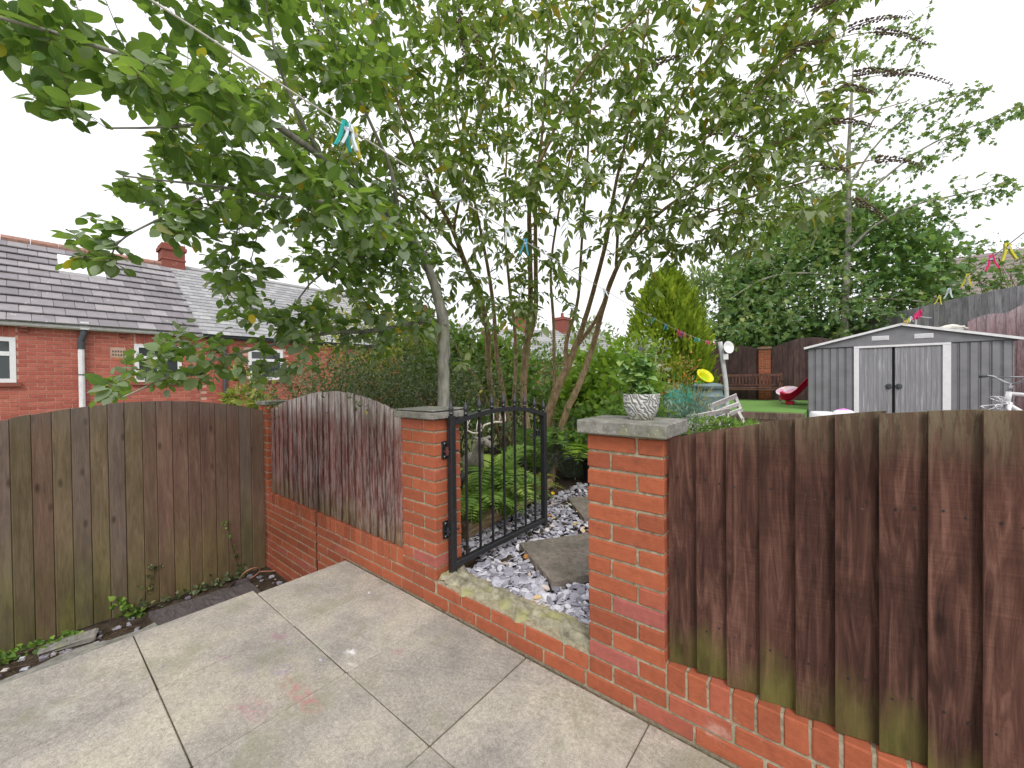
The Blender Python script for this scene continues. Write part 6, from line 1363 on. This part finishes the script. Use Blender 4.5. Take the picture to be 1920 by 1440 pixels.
# basket with a cloth on the shed roof
rx, ry = 2.66, 10.35; rz2 = SZP+.02-(SZP-SZE)*(rx-SXM)/(SX1+.09-SXM); t = thing('laundry_basket', 'white slotted laundry basket with folded cloth on the shed roof', 'basket', (rx, ry, rz2)); M_BSK = plain('cream_plastic', lin(226, 222, 212), .5)
mb = MB(); z0 = rz2-.045; w0, w1, d0, d1, hgt = .16, .19, .11, .14, .17
for (sx, sy) in ((-1, 0), (1, 0), (0, -1), (0, 1)):
    for i in range(7):
        f = -1+2*i/6
        a = (rx+(sx*w0 if sx else f*w0), ry+(sy*d0 if sy else f*d0), z0); b = (rx+(sx*w1 if sx else f*w1), ry+(sy*d1 if sy else f*d1), z0+hgt); mb.bar(a, b, .022, .012)
for zz, ww, dd in ((0, w0, d0), (.04, w0+.01, d0+.01), (.13, w1-.005, d1-.005), (hgt, w1+.01, d1+.01)):
    for s_ in (-1, 1): mb.bar((rx-ww, ry+s_*dd, z0+zz), (rx+ww, ry+s_*dd, z0+zz), .014, .035); mb.bar((rx+s_*ww, ry-dd, z0+zz), (rx+s_*ww, ry+dd, z0+zz), .014, .035)
mb.box((rx-w0, ry-d0, z0-.005), (rx+w0, ry+d0, z0+.01)); mb.build('basket_body', M_BSK, t)
V = []; 
for i in range(9):
    for j in range(7): V.append((rx-.12+.38*i/8, ry-.12+.24*j/6, z0+hgt+.02+.05*math.sin(i*.45)*math.sin(j*.5)+RNG.uniform(-.006, .006)-(.05*max(0, i-5)/3)))
Ff = [(i*7+j, (i+1)*7+j, (i+1)*7+j+1, i*7+j+1) for i in range(8) for j in range(6)]; o = link('cloth', mesh('cloth', V, Ff, plain('cream_cloth', lin(226, 222, 206), .9), True), t); o.modifiers.new('s', 'SOLIDIFY').thickness = .02
# bracket on the shed roof
q0 = np.array([2.13, 9.75, 2.28]); t = thing('roof_bracket', 'thin galvanised bracket standing on the shed roof', 'bracket', q0); mb = MB(); mb.tube([q0, q0+np.array([0, 0, .26])], .018, 8); mb.build('upright', M_CHROME, t); mb = MB(); mb.tube([q0+np.array([-.02, 0, .26]), q0+np.array([.20, -.1, .19])], .012, 8); mb.build('arm', M_CHROME, t)

# ================================================================ washing lines and pegs
M_LINE = plain('line_cord', lin(206, 204, 196), .7)
def catl(A, B, sag): return lambda s_: A+(B-A)*s_-np.array([0, 0, sag*4*s_*(1-s_)])
LA, LB = at(280, -2, .75), pt_-np.array([0, 0, .02]); l1 = catl(LA, LB, .17)
t = MB(); t.tube([l1(s_) for s_ in np.linspace(-.12, 1, 60)], .0022, 5); tag(t.build('washing_line', M_LINE), 'pale washing line running through the trees to the bent post', 'washing line')
RA, RB_ = at(1960, 405, 1.32), np.array([SXM-.06, SY-.075, SZP-.01]); l2 = catl(RA, RB_, .03)
t = MB(); t.tube([l2(s_) for s_ in np.linspace(-.15, 1, 50)], .002, 5); tag(t.build('washing_line', M_LINE), 'thin washing line coming down to the shed gable', 'washing line')
PEG = {}
def peg_mesh(col):
    if col not in PEG:
        m_ = plain('peg_'+col, {'yellow': lin(216, 208, 62), 'pink': lin(232, 40, 120), 'teal': lin(40, 176, 170), 'white': lin(214, 228, 234), 'blue': lin(70, 160, 190), 'red': lin(226, 60, 90), 'purple': lin(178, 60, 170), 'orange': lin(222, 170, 90)}[col], .45)
        mb = MB()
        for s_ in (-1, 1):
            pts = [(s_*.004, 0, .008), (s_*.006, 0, -.012), (s_*.010, 0, -.035), (s_*.021, 0, -.066)]; V = []
            for (x, y, z), w_ in zip(pts, (.006, .0065, .006, .005)): V += [(x-.0035, -w_, z), (x+.0035, -w_, z), (x+.0035, w_, z), (x-.0035, w_, z)]
            Ff = [(3, 2, 1, 0), (12, 13, 14, 15)]+[(i*4+k_, i*4+(k_+1) % 4, i*4+4+(k_+1) % 4, i*4+4+k_) for i in range(3) for k_ in range(4)]; mb.add(V, Ff)
        sp_ = MB(); sp_.tube([(0, -.009, -.014), (0, .009, -.014)], .006, 8)
        PEG[col] = (mb.mesh('peg_legs', m_), sp_.mesh('spring', M_CHROME))
    return PEG[col]
def peg(fn, u=None, col='yellow', label='', group=None, s_=None, rot=None, dz=0):
    if s_ is None:                                   # place on the line that shows at photo column u
        ss = np.linspace(0, 1, 1500); q = pix(np.array([fn(x) for x in ss])); s_ = float(ss[int(np.argmin(np.abs(q[:, 0]-u)))])
    p = fn(s_); legs, spr = peg_mesh(col); t = thing('clothes_peg', label, 'peg', p+np.array([0, 0, .004+dz]), group)
    r_ = rot or (RNG.normal(0, .15), RNG.normal(0, .12), YAW+RNG.normal(0, .35))
    for nm, me in (('legs', legs), ('spring', spr)):
        o = bpy.data.objects.new(nm, me); COL.objects.link(o); o.parent = t
    t.rotation_euler = r_; return t
peg(l1, 646, 'teal', 'teal peg in the bunch hanging under the near leaves', rot=(.1, .05, YAW+.9)); peg(l1, 655, 'white', 'white peg in the bunch hanging under the near leaves', rot=(-.2, .1, YAW+.8)); peg(l1, 664, 'yellow', 'yellow peg in the bunch hanging under the near leaves', rot=(.2, -.1, YAW+1.0))
peg(l1, 860, 'white', 'pale peg tilted sideways on the line through the buddleia', rot=(0, 1.2, YAW)); peg(l1, 950, 'white', 'white peg hanging in front of the buddleia stems', 'pegs among the stems'); peg(l1, 985, 'blue', 'blue peg hanging between the buddleia stems'); peg(l1, 1132, 'white', 'pale peg beyond the right-hand buddleia stem')
peg(l1, 1228, 'teal', 'teal peg tipped up before the gold conifer', rot=(0, 1.0, YAW)); peg(l1, 1248, 'blue', 'blue peg in front of the gold conifer')
for u, c_ in ((1271, 'red'), (1277, 'pink'), (1280, 'purple'), (1284, 'red')): peg(l1, u, c_, {'red': 'red peg in the bright bunch before the gold conifer', 'pink': 'pink peg in the bright bunch before the gold conifer', 'purple': 'purple peg in the bright bunch before the gold conifer'}[c_], 'bright pegs before the conifer')
peg(l1, 1295, 'orange', 'tan peg right of the bright bunch on the long line')
for u in (1304, 1311): peg(l1, u, 'teal', 'aqua peg of the pair right of the tan peg', 'aqua peg pair')
for u in (1324, 1328): peg(l1, u, 'pink', 'pink peg close to the bent post', 'pink pegs near the post')
peg(l1, 1341, 'red', 'red peg right at the bent post')
ry_ = lambda: (RNG.normal(0, .1), RNG.normal(0, .1), YAW-.85+RNG.normal(0, .2))
peg(l2, 1888, 'yellow', 'large yellow peg above the weathered grey fence', rot=ry_()); peg(l2, 1860, 'pink', 'pink peg on the line over the grey fence', rot=ry_()); peg(l2, 1815, 'yellow', 'yellow peg below the pink one on the shed line', rot=ry_()); peg(l2, 1780, 'white', 'white peg on the line above the shed roof', rot=ry_()); peg(l2, 1762, 'yellow', 'yellow peg beside the shed roof bracket', rot=ry_())
for i, u in enumerate((1714, 1717, 1720, 1723, 1727)): peg(l2, u, 'pink', 'pink peg in the bunch at the shed gable peak', 'pink pegs at the gable peak')
for i, (u, c_) in enumerate(((1708, 'white'), (1704, 'yellow'), (1699, 'orange'), (1696, 'yellow'))): peg(l2, u, c_, {'white': 'white peg in the mixed bunch at the shed gable peak', 'yellow': 'yellow peg in the mixed bunch at the shed gable peak', 'orange': 'tan peg in the mixed bunch at the shed gable peak'}[c_], 'mixed pegs at the gable peak')

# ================================================================ odds and ends in the passage and on the slate
k = Mt('riven_dark_slab', .8, .3); p = k.pos(); nz = k.noise(k.map(p, (6, 30, 1), (0, 0, 0), (0, 0, .5)), 1.5, 6, .7, 1.2); k.col(k.ramp(nz, [(.3, lin(70, 64, 64)), (.6, lin(104, 98, 98)), (.75, lin(124, 118, 118))])); k.bump(nz, .012); M_RIVEN = k.m
V = []; nxx, nyy = 14, 14
for i in range(nxx+1):
    for j in range(nyy+1): V.append((-3.44+.85*i/nxx+(.08*j/nyy if i == 0 else 0), -.93+.68*j/nyy, -.478+RNG.normal(0, .002)))
Ff = [(i*(nyy+1)+j, (i+1)*(nyy+1)+j, (i+1)*(nyy+1)+j+1, i*(nyy+1)+j+1) for i in range(nxx) for j in range(nyy)]; o = link('dark_slab', mesh('dark_slab', V, Ff, M_RIVEN, False)); o.modifiers.new('s', 'SOLIDIFY').thickness = .036
tag(o, 'dark grey riven slab lying in the passage below the patio edge', 'slab')
c_ = onp(470, 1080, 0, -3.45); c_[2] = max(c_[2], -.46); mb = MB(); mb.tube([c_+np.array([0, .075*math.cos(a), .06*math.sin(a)+.01])+np.array([.04*math.sin(a), 0, 0]) for a in np.linspace(0, 6.1, 30)]+[c_+np.array([.04, .2, -.03])], .005, 6); tag(mb.build('cable_loop', plain('salmon_cable', lin(196, 140, 116), .5)), 'loop of salmon coloured cable in the passage corner', 'cable')
mb = MB()
for i in range(70):
    x, y = RNG.uniform(-3.55, -2.3), RNG.uniform(-.95, -.03)
    if x > -3.44 and -.95 < y < -.24: y = RNG.uniform(-.22, -.03)
    if i >= 34: x, y = RNG.uniform(-3.5, -3.2), RNG.uniform(-1.9, -1.02)
    s = RNG.uniform(.005, .018); Vv, Ff = chamfer((s*1.3, s, s*.55), s*.25); a_ = RNG.uniform(0, 6)
    mb.add([(x+p_[0]*math.cos(a_)-p_[1]*math.sin(a_), y+p_[0]*math.sin(a_)+p_[1]*math.cos(a_), -.512+s*.5+p_[2]) for p_ in jit(Vv, s*.22)], Ff)
tag(mb.build('rubble', M_SLATE), 'loose stone crumbs in the dirt along the passage fence', 'rubble', kind='stuff')
tag(link('broken_flag', mesh('broken_flag', jit(chamfer((.05, .14, .02), .008)[0], .008), chamfer((.05, .14, .02), .008)[1], M_COPING), None, (-3.42, -1.36, -.49), (.05, .1, -.25)), 'mossy piece of broken flagstone at the foot of the passage fence', 'stone')
mb = MB()
for i in range(60):
    x, y = RNG.uniform(-3.5, -3.2), RNG.uniform(-1.75, -1.0); a = RNG.uniform(0, 6.28); l = RNG.uniform(.05, .16); mb.tube([(x, y, -.505), (x+l*.4*math.cos(a), y+l*.5*math.sin(a), -.49), (x+l*math.cos(a)*.5, y+l*math.sin(a), -.503)], .0018, 3)
tag(mb.build('dry_twigs', M_TWIG), 'litter of dry twigs along the passage fence', 'twigs', kind='stuff')
fl_m = {c: leaf_mat('fallen_'+c, [(0, v), (1, v)], .1, .6) for c, v in (('yellow', lin(214, 176, 40)), ('tan', lin(214, 186, 140)), ('pale', lin(206, 212, 190)), ('rust', lin(160, 110, 60)))}
for n_, (u, v, c_, s) in enumerate([(1073, 977, 'yellow', .06), (1036, 922, 'yellow', .06), (1070, 941, 'pale', .085), (1080, 953, 'tan', .06), (1010, 932, 'tan', .06), (1035, 965, 'tan', .05), (982, 1037, 'rust', .05), (1000, 1110, 'tan', .05), (1095, 990, 'tan', .05), (1028, 960, 'rust', .05)]):
    p = onp(u, v, 2, .20); zz = gz(p[0], p[1])+(.063 if in_step(p[0], p[1]) else .04); me = leaf_mesh('fallen_leaf', T_OVATE, np.array([[0, 0, 0.]]), np.array([[1., 0, .05]]), np.array([[0, 0, 1.]]), np.array([s]), fl_m[c_])
    tag(link('fallen_leaf', me, None, (p[0], p[1], zz), (RNG.normal(0, .2), RNG.normal(0, .2), RNG.uniform(0, 6))), {'yellow': 'fallen yellow leaf on the slate chippings', 'tan': 'fallen tan leaf on the slate path', 'pale': 'large pale fallen leaf on the worn stepping stone', 'rust': 'rust brown fallen leaf on the slate path'}[c_], 'leaf', 'fallen leaves')
for n_, (u, v, s) in enumerate([(601, 1238, .012), (540, 1207, .010), (692, 1112, .012), (727, 1100, .012), (306, 1251, .008)]):
    p = onp(u, v, 2, 0); o = link('slate_fragment', CH[n_][2], None, (p[0], p[1], .002), (0, 0, n_*1.3), (s*1.4, s*.8, s)); tag(o, 'slate fragment kicked onto the patio slabs', 'stone', 'slate fragments on the patio')
